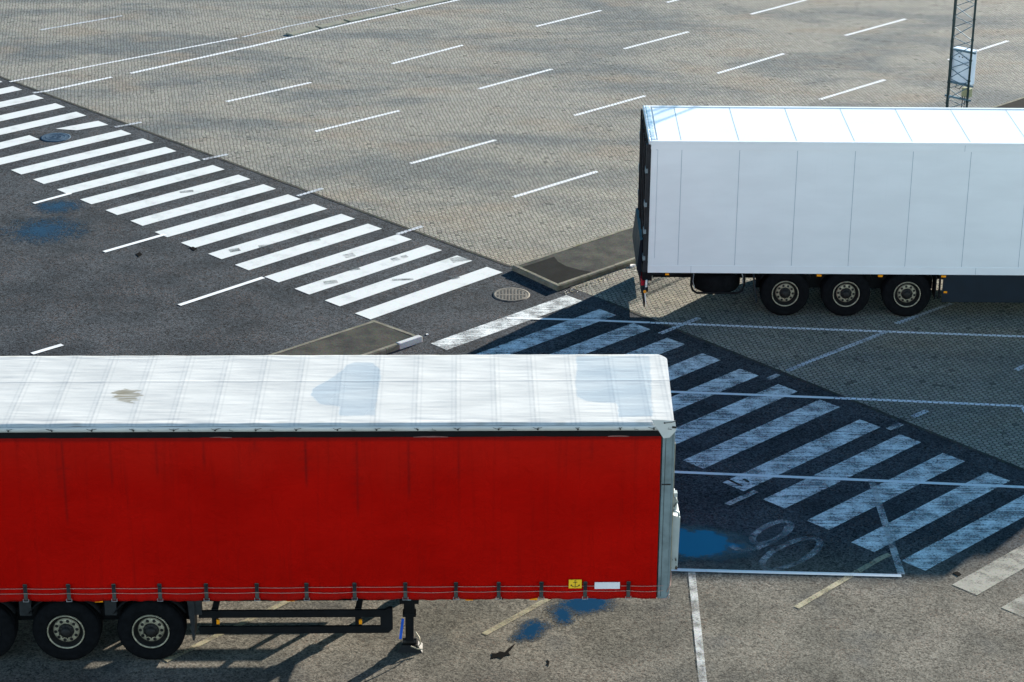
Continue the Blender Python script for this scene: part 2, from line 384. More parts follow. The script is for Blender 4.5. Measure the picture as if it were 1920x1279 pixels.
def tarp_mat():
    k = N('white_roof_tarpaulin'); p = k.obj(); d = k.attr('dirt'); wet = k.attr('wet'); s = k.attr('seam')
    f = k.noise(k.mapping(p, (.7, 2.0, 1)), 1.2, 5, .6)
    c = k.mix(k.ramp(f, .32, .68), (.44, .44, .425), (.54, .535, .51))
    fine = k.noise(k.mapping(p, (1.3, 24, 1)), 1.5, 4, .65, .4); c = k.mix(k.math('MULTIPLY', k.ramp(fine, .52, .75), .09), c, (.36, .39, .42))
    sp = k.ramp(k.noise(p, 9, 6, .75), .66, .72); c = k.mix(k.math('MULTIPLY', sp, .4), c, (.22, .21, .17))
    c = k.mix(k.math('MULTIPLY', wet, .60), c, (.33, .375, .40))
    c = k.mix(k.math('MULTIPLY', s, .5), c, (.20, .22, .24))
    c = k.mix(d, c, (.20, .175, .12))
    k.bump(fine, .18, .015)
    r = k.lin(wet, 0, 1, .60, .16)
    return k.fin(c, r, 0, .4)
MAT['tarp'] = tarp_mat()
def water_mat(name='puddle_water', grit=.07, amp=.75, strength=1.0, col=(.002, .075, .150)):
    k = N(name); p = k.obj(); x, y, _ = k.sep(p); gp = k.pos()
    r = k.math('SQRT', k.math('ADD', k.math('MULTIPLY', x, x), k.math('MULTIPLY', y, y)))
    e = k.math('ADD', r, k.math('MULTIPLY', k.math('SUBTRACT', k.noise(gp, 2.6, 6, .55), .5), amp))
    g = k.math('MULTIPLY', k.math('SUBTRACT', k.sep(k.vor(gp, 48))[0], .5), grit)
    edge = k.math('ADD', e, g)
    wat = k.math('MULTIPLY', k.ramp(edge, .50, .60, 1, 0), strength); damp = k.ramp(edge, .62, .98, 1, 0)
    glass = k.n('BsdfPrincipled'); glass.inputs['Base Color'].default_value = (*col, 1); glass.inputs['Roughness'].default_value = .04; glass.inputs['IOR'].default_value = 1.33  # blue base colour paints in the reflected sky
    k.fin((.007, .010, .014), .45)
    t = k.n('BsdfTransparent'); m1 = k.n('MixShader'); k.l(k.math('MULTIPLY', damp, .80), m1.inputs[0]); k.l(t.outputs[0], m1.inputs[1]); k.l(k.b.outputs[0], m1.inputs[2])
    m2 = k.n('MixShader'); k.l(wat, m2.inputs[0]); k.l(m1.outputs[0], m2.inputs[1]); k.l(glass.outputs[0], m2.inputs[2])
    k.l(m2.outputs[0], k.out.inputs[0]); return k.mat
MAT['water'] = water_mat(); MAT['film'] = water_mat('thin_water_film', 1.3, 1.6, .55, (.001, .010, .030)); MAT['pool'] = water_mat('dark_pool_water', .30, 1.2, .85, (.001, .022, .060))
def oil_mat():
    k = N('dark_patch'); k.fin((.004, .004, .004), .95, 0, .02)
    return k.mat
MAT['hole'] = oil_mat()

# ------------------------------------------------------------------ ground
def sheet(name, polys, z, mat, kind='structure', label=None, cat=None):
    b = MB()
    for i, P in enumerate(polys):
        b.add([(p[0], p[1], z) for p in P], [tuple(range(len(P)))])
    o = b.build(name, mat, fix=False)
    me = o.data
    for pl in me.polygons:
        if pl.normal.z < 0: pl.flip()
    return tag(o, label, cat, None, kind)
sheet('ground', [[(-300, -60), (300, -60), (300, 500), (-300, 500)]], 0, MAT['asphalt'], label='dark grey asphalt of the road and the yard')
k0 = G(0, 143); k1 = G(960, 500); k2 = G(1140, 565); k3 = G(1920, 880)
a0 = k0 + (k0 - k1) * 6; a3 = k3 + (k3 - k2) * 8
sheet('paving', [[a0, k0, k1, k2, k3, a3, (400, -10), (400, 450), (-200, 450)]], .004, MAT['brick'], label='grey hexagonal concrete block paving of the parking yard')

# kerb course along the edge of the paving (flat edging band)
b = MB()
for p, q in ((a0, k0), (k0, k1), (k2, k3), (k3, a3)):
    d = (q - p).normalized(); n = Vector((d.y, -d.x, 0)) * .07
    b.add([(x.x, x.y, .006) for x in (p - n * .2, q - n * .2, q + n, p + n)], [(0, 1, 2, 3)])
tag(b.build('paving_edge', MAT['island'], fix=False), 'thin dark seam edging between block paving and asphalt', kind='structure')

# ------------------------------------------------------------------ painted markings
def quad(p, q, w):                                               # centred line
    p = Vector(p[:2]); q = Vector(q[:2]); d = (q - p).normalized(); n = Vector((-d.y, d.x)) * w / 2
    return [p - n, q - n, q + n, p + n]
def strokes(name, L, w, z, mat, label):
    b = MB()
    for pts in L:
        P = [G(*p[:2]) for p in pts]
        for i in range(len(P) - 1):
            Q = quad(P[i], P[i + 1], w if len(pts[0]) < 3 else pts[0][2]); b.add([(x.x, x.y, z) for x in Q], [(0, 1, 2, 3)])
    return tag(b.build(name, mat, fix=False), label, kind='structure')
# the fresh zebra: far right corner of each bar as surveyed
ZR = [(913, 501), (857, 479.5), (801, 460), (745, 440), (690, 420), (640, 401.5), (589, 383), (540, 365), (494, 346), (447, 328), (399, 310), (355, 293), (310, 276), (268, 260), (227, 244), (184, 227), (143, 210), (104, 194), (64, 178), (24, 162), (-12, 147.5), (-52, 131)]
zb = []
for i, c in enumerate(ZR):
    p = G(*c); ang = R(46.0 - 3.0 * min(1, i / 14)); d = Vector((math.cos(ang), math.sin(ang), 0)); n = Vector((math.sin(ang), -math.cos(ang), 0))
    q = p - d * 4.05; w = .5
    if i == 15:                                                  # interrupted round the manhole
        m = G(104, 242); zb.append([m, p, p + n * w, m + n * w + d * .35]); m2 = G(55, 254); zb.append([q, m2, m2 + n * w, q + n * w]); continue
    zb.append([q, p, p + n * w, q + n * w])
sheet('zebra_crossing', zb, .008, MAT['zebra_new'], label='fresh white zebra crossing bars running along the paving edge')
OR_ = [(1062, 554), (1124, 580), (1187, 606), (1251, 634), (1317, 663), (1387, 692), (1459, 721), (1537, 750), (1612, 787), (1687, 815), (1768, 850), (1851, 886)]
ob = []; ang = R(44.4); d = Vector((math.cos(ang), math.sin(ang), 0)); n = Vector((math.sin(ang), -math.cos(ang), 0))
for i, c in enumerate(OR_):
    p = G(*c); ob.append([p - d * 4.05, p, p + n * .5, p - d * 4.05 + n * .5])
for c in ((1690, 1052), (1785, 1097), (1877, 1140), (1975, 1186), (2080, 1235)):
    p = G(*c); ob.append([p, p + d * 4.05, p + d * 4.05 + n * .5, p + n * .5])
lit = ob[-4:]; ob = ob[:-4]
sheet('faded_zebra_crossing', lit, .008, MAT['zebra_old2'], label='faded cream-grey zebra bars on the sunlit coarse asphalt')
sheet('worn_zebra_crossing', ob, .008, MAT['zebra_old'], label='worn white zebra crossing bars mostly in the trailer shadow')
strokes('bay_lines', [[(963, 370), (1120, 322)], [(770, 307), (929, 263)], [(591, 247), (749, 208)], [(425, 191), (583, 155)], [(735, 120), (868, 85)], [(1077, 217), (1210, 180)],
    [(898, 167), (1035, 130)], [(1537, 187), (1659, 150)], [(1170, 92), (1291, 60)], [(1345, 138), (1470, 101)], [(1005, 50), (1127, 20)], [(1408, 27), (1512, 0)], [(1585, 67), (1698, 36)],
    [(1778, 113), (1890, 77)], [(1400, 247), (1515, 205)], [(1250, 5), (1330, -14)]], .125, .008, MAT['line_brick'], 'short white dashes marking parking bays on the block paving')
strokes('edge_dashes', [[(216, 239), (265, 230)], [(380, 300), (427, 290)], [(558, 368), (605, 354)], [(745, 440), (792, 425)], [(75, 57), (230, 30)], [(62, 175), (84, 172)]], .12, .012, MAT['line_brick_worn'], 'short worn white dashes crossing the paving edge')
strokes('long_lines', [[(84, 172, .13), (210, 145)], [(245, 138, .14), (470, 88), (640, 48), (860, 0)], [(18, 154, .10), (445, 72)]], .13, .010, MAT['line_brick'], 'long white lines across the block paving beside the concrete divider')
strokes('faded_long_line', [[(455, 70), (540, 50), (780, 0)]], .10, .010, MAT['line_brick_worn'], 'faded white line beyond the concrete divider')
strokes('road_dashes', [[(63, 382), (133, 363)], [(195, 473), (310, 440)], [(336, 573), (494, 521)], [(60, 664), (117, 647)]], .12, .012, MAT['line'], 'white dashes on the dark asphalt left of the crossing')
strokes('trailer_bay_lines_on_paving', [[(1212, 605.5), (1450, 615), (1700, 624), (1990, 634.5)], [(1560, 747), (1750, 755), (1918, 762.5)], [(1918, 762.5), (1990, 905)]], .105, .012, MAT['line_brick'], 'long white bay lines over the shaded block paving')
strokes('trailer_bay_lines', [[(950, 597), (1100, 601), (1212, 605.5)], [(1190, 733), (1380, 740), (1560, 747)], [(1130, 880), (1265, 886), (1500, 896), (1640, 902), (1920, 914.5)], [(1180, 1067), (1400, 1073), (1690, 1080.5)]], .10, .012, MAT['line'], 'long white bay lines over the shaded asphalt')
strokes('worn_bay_lines', [[(1634, 902), (1690, 1078)], [(1297, 1074), (1318, 1279), (1325, 1350)], [(1363, 947), (1418, 922)], [(1665, 806), (1690, 796)], [(1440, 712), (1460, 703)]], .125, .0125, MAT['line_worn'], 'worn white line ends on the asphalt near the number')
strokes('fading_dashes', [[(1237, 627), (1311, 597)], [(1680, 608), (1785, 570)], [(1475, 697), (1518, 679)], [(1712, 783), (1738, 771)], [(1905, 695), (1960, 668)], [(1518, 679), (1665, 622)]], .12, .016, MAT['line_brick_worn'], 'fading white dashes on the shaded block paving')
strokes('cream_lines', [[(908, 1190), (1040, 1117), (1250, 1010)], [(310, 1240), (545, 1125), (700, 1050)], [(1493, 1140), (1650, 1048), (1668, 1040)]], .11, .010, MAT['line_sand'], 'old cream lines fading on the coarse asphalt beside the red trailer')
# the worn bay number: a 9 and a 0, lying on their sides
def ring(pts, closed=True):
    P = pts + ([pts[0]] if closed else []); return P
def oval(cx, cy, a, bb, t, n=26, f=0, e=1):
    out = []
    for i in range(n + 1):
        q = 2 * math.pi * (f + (e - f) * i / n); x = a * math.cos(q); y = bb * math.sin(q)
        out.append((cx + x * math.cos(t) - y * math.sin(t), cy + x * math.sin(t) + y * math.cos(t)))
    return out
nine = oval(1447, 999, 39, 15, R(-24)); tail = [(1478, 987), (1470, 1004), (1445, 1018), (1415, 1030), (1385, 1033), (1371, 1024)]
zero = oval(1483, 1039, 59, 20, R(-23))
strokes('bay_number', [nine, tail, zero], .125, .010, MAT['digit'], 'worn painted number reading 90 on the asphalt beside the puddle')

sc = []
for (u, v, w_, h_) in ((655, 480, 20, 6), (664, 505, 20, 5), (741, 487, 14, 5), (758, 482, 12, 4), (862, 487, 34, 8), (852, 521, 16, 5), (884, 508, 10, 4), (500, 462, 30, 5), (440, 470, 20, 5), (590, 451, 22, 4), (350, 360, 26, 4), (620, 530, 26, 5), (755, 525, 40, 3)):
    c = G(u, v); a = G(u - w_ / 2, v + h_ * .2); b_ = G(u + w_ / 2, v - h_ * .3); q = b_ - a; nn = Vector((-q.y, q.x, 0)).normalized() * (.045 * h_ / 2)
    sc.append([a - nn, b_ - nn * .8, b_ + nn, a + nn * .7])
sheet('scuff_marks', sc, .0105, MAT['scuff'], label='grey tyre scuffs across the fresh zebra bars')
# ------------------------------------------------------------------ islands with raised kerbs
dI = Vector((math.cos(R(44.0)), math.sin(R(44.0)), 0))
def island(name, A, B_, ldir, L, mats, label, far_flush=True):
    """strip starting at the end edge A-B_, running L metres along ldir"""
    e = empty(name, (A.x, A.y, 0)); h = .12; w = .105
    O = Vector((A.x, A.y, 0))
    ab = (B_ - A).normalized(); l0 = ldir.normalized()
    A2 = A + ldir * L; B2 = B_ + ldir * L
    loc = lambda p: p - O
    b = MB(); ins = [A + ab * w + l0 * w, B_ - ab * w + l0 * w, B2 - ab * w, A2 + ab * w]
    b.prism([loc(p) for p in ins], -.02, h - .006); b.build('surface', MAT['island'], e)
    def stones(p, q, inner, sl, gap=.008):                       # kerbstones one by one in a single mesh
        k = MB(); d = (q - p); n = max(1, round(d.length / sl)); u = d.normalized()
        for i in range(n):
            s0 = p + u * (d.length * i / n + gap / 2); s1 = p + u * (d.length * (i + 1) / n - gap / 2); z = h + random.uniform(-.003, .004)
            a_, b_, c_, d_ = loc(s0), loc(s1), loc(s1 + inner * w), loc(s0 + inner * w); ch = inner * .025
            vs = [(*a_.xy, -.02), (*b_.xy, -.02), (*c_.xy, -.02), (*d_.xy, -.02), (*a_.xy, z - .03), (*b_.xy, z - .03), (*(b_ + ch).xy, z), (*(a_ + ch).xy, z), (*c_.xy, z), (*d_.xy, z)]
            k.add(vs, [(0, 1, 5, 4), (4, 5, 6, 7), (7, 6, 8, 9), (9, 8, 2, 3), (0, 4, 7, 9, 3), (1, 2, 8, 6, 5)])
        return k
    stones(A, B_, l0, .9).build('kerb', mats[0], e)
    stones(B_ + l0 * w, B2, -ab, .9).build('kerb', mats[1], e)
    stones(A + l0 * w, A2, ab, .9).build('kerb', mats[2], e)
    return tag(e, label, 'traffic island')
island('traffic_island', G(960, 507, 0) + Vector((0, 0, 0)), G(1045, 546), dI, 34, (MAT['kerb'], MAT['kerb'], MAT['kerb']), 'long raised asphalt island with concrete kerb running behind the white trailer')
iA = G(702, 599, .12); iB = G(791, 631, .12); iA.z = iB.z = 0
island('traffic_island', iA, iB, Vector((-math.cos(R(43.5)), -math.sin(R(43.5)), 0)), 7.0, (MAT['kerb'], MAT['kerb'], MAT['kerb']), 'raised asphalt island end with a pale kerb corner behind the red trailer')
pp = [G(*c, .12) for c in ((969, 503), (1000, 494), (1039, 481), (1046, 490), (1062, 499), (1088, 506), (1112, 510), (1080, 521), (1046, 532), (1008, 517))]  # dark polygon that paints a cast shadow on the island tip
pq = [G(*c, .12) for c in ((1862, 202), (1922, 181), (2000, 152), (2000, 230), (1862, 230))]  # second dark polygon, on the far stretch of the island
sheet('island_dark_patch', [pp, pq], .1165, MAT['island_dark'], label='dark patches on the long traffic island, the one on its tip a painted shadow')
# pale corner stone on it
b = MB(); u = (iB - iA).normalized(); v = Vector((-math.cos(R(43.5)), -math.sin(R(43.5)), 0))
P = [iB + u * .012 - v * .012, iB + u * .012 + v * .62, iB - u * .118 + v * .62, iB - u * .118 - v * .012]
b.prism(P, -.02, .128); o = b.build('kerb_stone', MAT['kerb_pale'], bevel=.02); tag(o, 'pale grey corner kerbstone at the tip of the island by the red trailer', 'kerbstone')

# low concrete divider far off
segs = [((541, 67), (593, 54)), ((596, 53.5), (647, 42)), ((649, 41), (743, 21)), ((745, 20.5), (836, 1)), ((839, 0), (930, -20))]
lab = ['concrete divider stone with greenish end, the nearest of the row', 'second concrete divider stone, short one after the greenish end stone', 'middle concrete divider stone of the row, long and pale', 'long concrete divider stone just before the top edge of the photo', 'concrete divider stone cut by the top edge of the photo']
for (p, q), lb in zip(segs, lab):
    p = G(*p); q = G(*q); c = (p + q) / 2; L = (q - p).length / 2 - .03; ang = math.atan2(q.y - p.y, q.x - p.x)
    b = MB(); w = .17
    prof = [(-w, 0), (-w, .03), (-w + .03, .055), (w - .03, .055), (w, .03), (w, 0)]
    vs = [(-L, y, z) for y, z in prof] + [(L, y, z) for y, z in prof]
    b.add(vs, [tuple(range(6)), tuple(range(11, 5, -1))] + [(i, i + 6, i + 7, i + 1) for i in range(5)])
    o = b.build('divider_stone', MAT['divider'], bevel=.01); o.location = c; o.rotation_euler = (0, 0, ang)
    tag(o, lb, 'kerbstone', 'low concrete divider stones in a row')

# ------------------------------------------------------------------ manhole covers
def manhole(c, r, mats, label, grate):
    e = empty('manhole_cover', (c.x, c.y, 0))
    b = MB(); b.lathe([(.001, r), (.014, r - .004), (.016, r - .05), (.010, r - .058)], (0, 0, 0), 'z', 48); b.build('ring', mats[0], e)
    b = MB(); b.lathe([(.010, r - .056), (.014, r - .064), (.014, .0001)], (0, 0, 0), 'z', 48, smooth=False)
    b.build('lid', mats[1], e)
    b = MB(); rr = r - .08
    if grate:
        for s in (-1, 1):
            for i in range(9):
                x = -rr + (i + .5) * 2 * rr / 9; y1 = math.sqrt(max(0, rr * rr - x * x)) - .01
                if y1 > .07: b.box((x - .016, s * .045 if s > 0 else -y1, .015), (x + .016, y1 if s > 0 else -.045, .019))
        b.build('slots', MAT['iron_gap'], e)
    else:
        for q in (.45, .8):
            b.lathe([(.014, rr * q - .012), (.020, rr * q - .006), (.020, rr * q + .006), (.014, rr * q + .012)], (0, 0, 0), 'z', 40)
        for i in range(8):
            a = i * math.pi / 4; b.bar((.06 * math.cos(a), .06 * math.sin(a), .017), (rr * .42 * math.cos(a), rr * .42 * math.sin(a), .017), .014, .008)
        b.build('ribs', mats[1], e)
    return tag(e, label, 'manhole cover')
manhole(G(104.5, 258), .40, (MAT['iron'], MAT['iron']), 'round blue-black iron manhole cover set between bars of the fresh zebra crossing', False)
manhole(G(959, 553), .41, (MAT['iron_rust'], MAT['iron_rust']), 'round weathered manhole cover with slotted grate in front of the kerbed island tip', True)

# ------------------------------------------------------------------ puddles, holes, litter
def puddle(u, v, sx, sy, rot, z=.005, m='water'):
    p = G(u, v); n = 48
    b = MB(); b.add([(1.5 * math.cos(2 * math.pi * i / n), 1.5 * math.sin(2 * math.pi * i / n), 0) for i in range(n)], [tuple(range(n))])
    o = b.build('puddle', MAT[m], fix=False); o.location = (p.x, p.y, z); o.scale = (sx, sy, 1); o.rotation_euler = (0, 0, rot)
    return tag(o, None, None, None, 'structure')
puddle(1296, 1018, 1.35, .85, R(-8)); puddle(84, 432, .80, .80, 0, .0052, 'film'); puddle(108, 388, .55, .45, 0, .0056, 'film'); puddle(994, 1183, .30, .52, R(-30), .0052, 'pool'); puddle(1100, 1130, .75, .45, R(35), .0056, 'pool'); puddle(1056, 1156, .26, .36, 0, .006, 'pool')
def blot(name, pts, z, mat, label, cat='pothole'):
    P = [G(*p) for p in pts]; c = sum(P, Vector()) / len(P)
    b = MB(); b.prism([(p.x - c.x, p.y - c.y) for p in P], 0, .006); o = b.build(name, mat); o.location = (c.x, c.y, z)
    return tag(o, label, cat)
blot('pothole', [(920, 1236), (923, 1229), (921, 1226), (930, 1226), (938, 1222), (946, 1224), (953, 1217), (962, 1210), (966, 1208), (958, 1219), (953, 1224), (957, 1229), (948, 1230), (940, 1236), (933, 1233)], .003, MAT['hole'], 'star-shaped black pothole below the puddle by the red trailer')
blot('pothole', [(254, 477), (262, 473), (267, 478), (260, 482)], .003, MAT['hole'], 'small black pothole left of the fresh zebra crossing')
blot('pothole', [(355, 465), (362, 463), (370, 467), (364, 471)], .003, MAT['hole'], 'tiny black hole at the lower end of a fresh zebra bar')
blot('pothole', [(1025, 1238), (1030, 1240), (1029, 1249), (1024, 1246), (1027, 1243)], .003, MAT['hole'], 'thin curved black crack mark right of the star-shaped pothole')
blot('rubble_piece', [(1786, 1075), (1795, 1072), (1803, 1078), (1796, 1081)], .004, MAT['hole'], 'black flat scrap lying in front of a lit worn zebra bar', 'scrap')
def debris(name, u, v, L, w, h, rot, mat, label, cat):
    p = G(u, v); b = MB()
    b.add([(-L, -w, 0), (L, -w * .7, 0), (L * .9, w, 0), (-L * .8, w * .8, 0), (-L * .9, -w * .6, h * .6), (L * .8, -w * .5, h), (L * .7, w * .7, h * .7), (-L * .6, w * .5, h)],
          [(0, 3, 2, 1), (4, 5, 6, 7), (0, 1, 5, 4), (1, 2, 6, 5), (2, 3, 7, 6), (3, 0, 4, 7)])
    o = b.build(name, mat); o.location = (p.x, p.y, .006); o.rotation_euler = (0, 0, rot); return tag(o, label, cat)
debris('crumpled_paper', 1186, 500, .085, .05, .05, .5, MAT['litter'], 'crumpled white paper against the kerb behind the white trailer', 'litter')
debris('plastic_scrap', 801, 628, .03, .03, .02, .5, MAT['litter'], 'small white scrap beside the pale island corner', 'litter')
debris('metal_strip', 1378, 906, .20, .025, .02, R(-50), MAT['dark_metal'], 'dark bent strip lying at the foot of a worn zebra bar', 'scrap')
debris('metal_strip', 1399, 902, .09, .03, .02, R(-60), MAT['dark_metal'], 'short dark shard across the white line on a worn zebra bar', 'scrap')
# loose grit and leaves along the kerb of the long island
b = MB(); A_ = G(1050, 549)
for i in range(170):
    t = random.random() ** 1.3 * 3.3; s = abs(random.gauss(0, .09)); p = A_ + dI * t + Vector((dI.y, -dI.x, 0)) * (.02 + s)
    r = random.uniform(.008, .022); a = random.random() * 6
    b.add([(p.x + r * math.cos(a + q), p.y + r * math.sin(a + q), .006 + (.012 if q in (0, 3.1) else .002)) for q in (0, 1.5, 3.1, 4.6)], [(0, 1, 2, 3)], random.choice((0, 0, 1)))
tag(b.build('leaf_litter', [simple('dead_leaves', (.22, .19, .10), .8), MAT['litter']], fix=False), 'dead leaves and grit gathered along the island kerb', 'leaves', kind='stuff')

# ------------------------------------------------------------------ trailers
class Rig:
    def __init__(s, x, y, yaw, e):
        s.o = Vector((x, y, 0)); s.yaw = yaw; s.e = e
        s.L = Vector((math.cos(yaw), math.sin(yaw), 0)); s.W = Vector((-math.sin(yaw), math.cos(yaw), 0))
    def side(s, u, v, w=0.0):                                    # photo point -> (l, z) on the upright plane at depth w
        p = GP(u, v, s.o + s.W * w, s.W) - s.o; return p.dot(s.L), p.z
    def top(s, u, v, z):
        p = G(u, v, z) - s.o; return p.dot(s.L), p.dot(s.W)

def wheel_meshes():
    t = MB(); R_ = .525; W2 = .385
    # outer face at y=0, inner at y=W2
    prof = [(.045, .285), (.010, .30), (.0, .335), (-.012, .40), (-.006, .455), (.012, .492), (.034, .514), (.065, .525)]
    prof += [(.10, .527), (.104, .517), (.114, .517), (.118, .528), (.19, .529), (.194, .518), (.204, .518), (.208, .529), (.27, .528), (.274, .517), (.284, .517), (.288, .526), (.33, .523), (.36, .505), (.385, .46), (.39, .40), (.38, .30)]
    t.lathe(prof, n=64)
    r = MB()
    r.lathe([(.06, .288), (.004, .290), (-.004, .285), (.0, .275), (.012, .268)], n=56); r.lathe([(.012, .268), (.022, .262), (.060, .250), (.100, .236), (.120, .218), (.090, .206)], n=56, mat=1); r.lathe([(.090, .206), (.066, .200), (.060, .165), (.060, .120), (.068, .100)], n=56)  # recessed well coloured dark, its shade put into the material
    for i in range(10):
        a = 2 * math.pi * (i + .5) / 10; cx, cz = .166 * math.cos(a), .166 * math.sin(a)
        r.lathe([(.0565, .027), (.0565, .0001)], (cx, 0, cz), 'y', 14, mat=1, smooth=False)
    for i in range(16):                                          # hand holes in the dark well of the rim
        a = 2 * math.pi * i / 16; cx, cz = .236 * math.cos(a), .236 * math.sin(a)
        r.lathe([(.100, .013), (.098, .0001)], (cx, 0, cz), 'y', 8, mat=1, smooth=False)
    h = MB()
    h.lathe([(.10, .125), (.045, .120), (.030, .105), (.030, .082), (.0, .078), (-.028, .066), (-.036, .035), (-.037, .0001)], n=32)
    for i in range(10):
        a = 2 * math.pi * i / 10; h.lathe([(.045, .011), (.012, .011), (.010, .0001)], (.112 * math.cos(a), 0, .112 * math.sin(a)), 'y', 6, smooth=False)
    return t, r, h
tm, rm, hm = wheel_meshes()
proto = [None]
def wheel(parent, l, w, flip=False, z=.525):
    if proto[0] is None:
        t = tm.build('wheel', MAT['tyre'], parent); r = rm.build('rim', [MAT['rim'], MAT['dark_metal']], t); h = hm.build('hub', MAT['dark_metal'], t); proto[0] = (t, r, h)
    else:
        t, r, h = [o.copy() for o in proto[0]]
        for o in (t, r, h): C.objects.link(o)
        t.parent = parent; r.parent = t; h.parent = t
    t.location = (l, w, z); t.rotation_euler = (0, random.random() * 6, 0) if not flip else (0, random.random() * 6, math.pi)
    return t
def chassis(e, x0, x1, W, axles, top, nose_leg):
    b = MB()
    for w in (.65, W - .65 - .12):                               # deep longitudinals stepping up to a thin neck over the coupling
        xa = x0 + .15; xn = nose_leg; s_ = 1 if xn > xa else -1
        for d0, d1, ww0, ww1 in ((-.34, -.03, w, w + .12), (-.36, -.34, w - .05, w + .17)):
            b.box((xa, ww0, top + d0), (xn, ww1, top + d1))
        b.box((xn + .001, w, top - .14), (x1 - .2, w + .12, top - .03))
    x = x0 + .5
    while x < x1 - .3:
        b.box((x, .06, top - .06), (x + .06, W - .25, top + .008)); x += .75
    b.build('chassis', MAT['chassis'], e)
    b = MB()
    for a in axles:
        b.tube([(a, .35, .525), (a, W - .35, .525)], .065, 12); b.box((a - .30, .72, .56), (a + .12, .86, .66)); b.box((a - .30, W - .86, .56), (a + .12, W - .72, .66))
        b.tube([(a + .02, .79, .66), (a + .02, .79, top - .38)], .11, 14); b.tube([(a + .02, W - .79, .66), (a + .02, W - .79, top - .38)], .11, 14)
    b.build('axle_group', MAT['chassis'], e)
    b = MB(); b.box((min(axles) - .60, .50, .50), (max(axles) + .60, .54, top - .035)); b.build('dark_backing', MAT['chassis'], e)  # added dark backing that blackens the gaps between the wheels

# ================= the white refrigerated trailer =================
# (white trailer)
wx, wy, wyaw = 2.888, 45.329, -.0019
we = empty('semi_trailer', (wx, wy, 0), wyaw); WR = Rig(wx, wy, wyaw, we)
tag(we, 'white refrigerated box semi-trailer with smooth panelled side and open-framed dark rear', 'trailer')
WL, WW, WT, WB = 13.6, 2.60, 3.935, 1.045
b = MB(); b.box((.0, 0, WB), (WL, WW, WT - .02)); b.build('body', MAT['white_side'], we)
# side details: frieze, bottom rail, seams
b = MB(); b.box((-.02, -.012, WT - .17), (WL, .0, WT - .03)); b.box((.0, -.010, WB - .03), (WL, .0, WB + .14)); b.box((0, -.004, WB + .14), (.10, 0, WT - .17)); b.each('side_rail', MAT['white_side'], we, bevel=.004)
b = MB(); pit, off = 1.2108, .6293
for i in range(11):
    x = off + i * pit + .012
    if x < WL - .1: b.box((x - .005, -.0025, WB + .15), (x + .005, .001, WT - .175))
b.box((.135, -.0025, WB + .30), (.142, .001, WT - .175)); b.box((.0, -.0025, WT - .182), (.14, .001, WT - .172))
b.box((.92, -.0128, WB - .028), (.927, -.009, WB + .13)); b.box((7.0, -.0128, WB - .028), (7.007, -.009, WB + .13))
b.box((6.55, -.0148, WT - .168), (6.557, -.0121, WT - .032))
b.build('panel_seam', MAT['seam'], we)
# roof
b = MB(); b.box((.14, .075, WT - .02), (WL - .05, WW - .075, WT + .0)); b.build('roof', MAT['white_roof'], we)
b = MB()
for i in range(11):
    x = off + i * pit
    if x < WL - .1: b.box((x - .008, .08, WT + .0005), (x + .008, WW - .08, WT + .003))
b.build('roof_seam', MAT['seam'], we)
b = MB(); b.box((.0, -.014, WT - .03), (WL, .070, WT + .018)); b.box((0, WW - .075, WT - .03), (WL, WW + .01, WT + .018)); b.box((WL - .05, .075, WT - .03), (WL + .01, WW - .075, WT + .018)); b.each('roof_rail', MAT['white_side'], we, bevel=.008)
# rear frame
b = MB()
b.box((-.055, -.01, WT - .06), (.0, WW + .01, WT + .015)); b.box((.0, .072, WT + .0), (.10, WW - .08, WT + .025)); b.build('rear_header', MAT['alu'], we, bevel=.01)
for i in range(26):
    b = MB(); b.lathe([(WT + .015 , .012), (WT + .024, .010), (WT + .027, .0001)], (-.028, .05 + i * .1, 0), 'z', 8); b.build('rivet', MAT['bright_steel'], we)
b = MB(); b.box((-.10, -.012, WB - .02), (-.002, .0, WT - .06)); b.box((-.10, 0, WB - .02), (-.06, .10, WT - .06)); b.box((-.10, WW - .10, WB - .02), (-.06, WW, WT - .06)); b.each('rear_post', MAT['chassis_grey'], we)
b = MB(); b.box((-.058, .10, WB), (-.002, WW / 2 - .01, WT - .07)); b.build('door', MAT['chassis'], we)
b = MB(); b.box((-.058, WW / 2 + .01, WB), (-.002, WW - .10, WT - .07)); b.build('door', MAT['chassis'], we)
for w in (.40, .95, 1.65, 2.2):
    b = MB(); b.tube([(-.105, w, WB + .05), (-.105, w, WT - .12)], .017, 8)
    for z in (WB + .2, WB + 1.0, WB + 1.9, WT - .25): b.box((-.115, w - .05, z - .05), (-.058, w + .05, z + .05))
    b.build('lock_bar', MAT['chassis_grey'], we)
for z in (1.35, 1.95, 2.55, 3.3):
    b = MB(); b.box((-.112, -.02, z - .06), (-.101, .16, z + .06)); b.box((-.115, -.035, z - .045), (-.06, -.013, z + .045)); b.build('hinge', MAT['steel'], we)
    b = MB(); b.box((-.112, WW - .16, z - .06), (-.101, WW + .02, z + .06)); b.build('hinge', MAT['steel'], we)
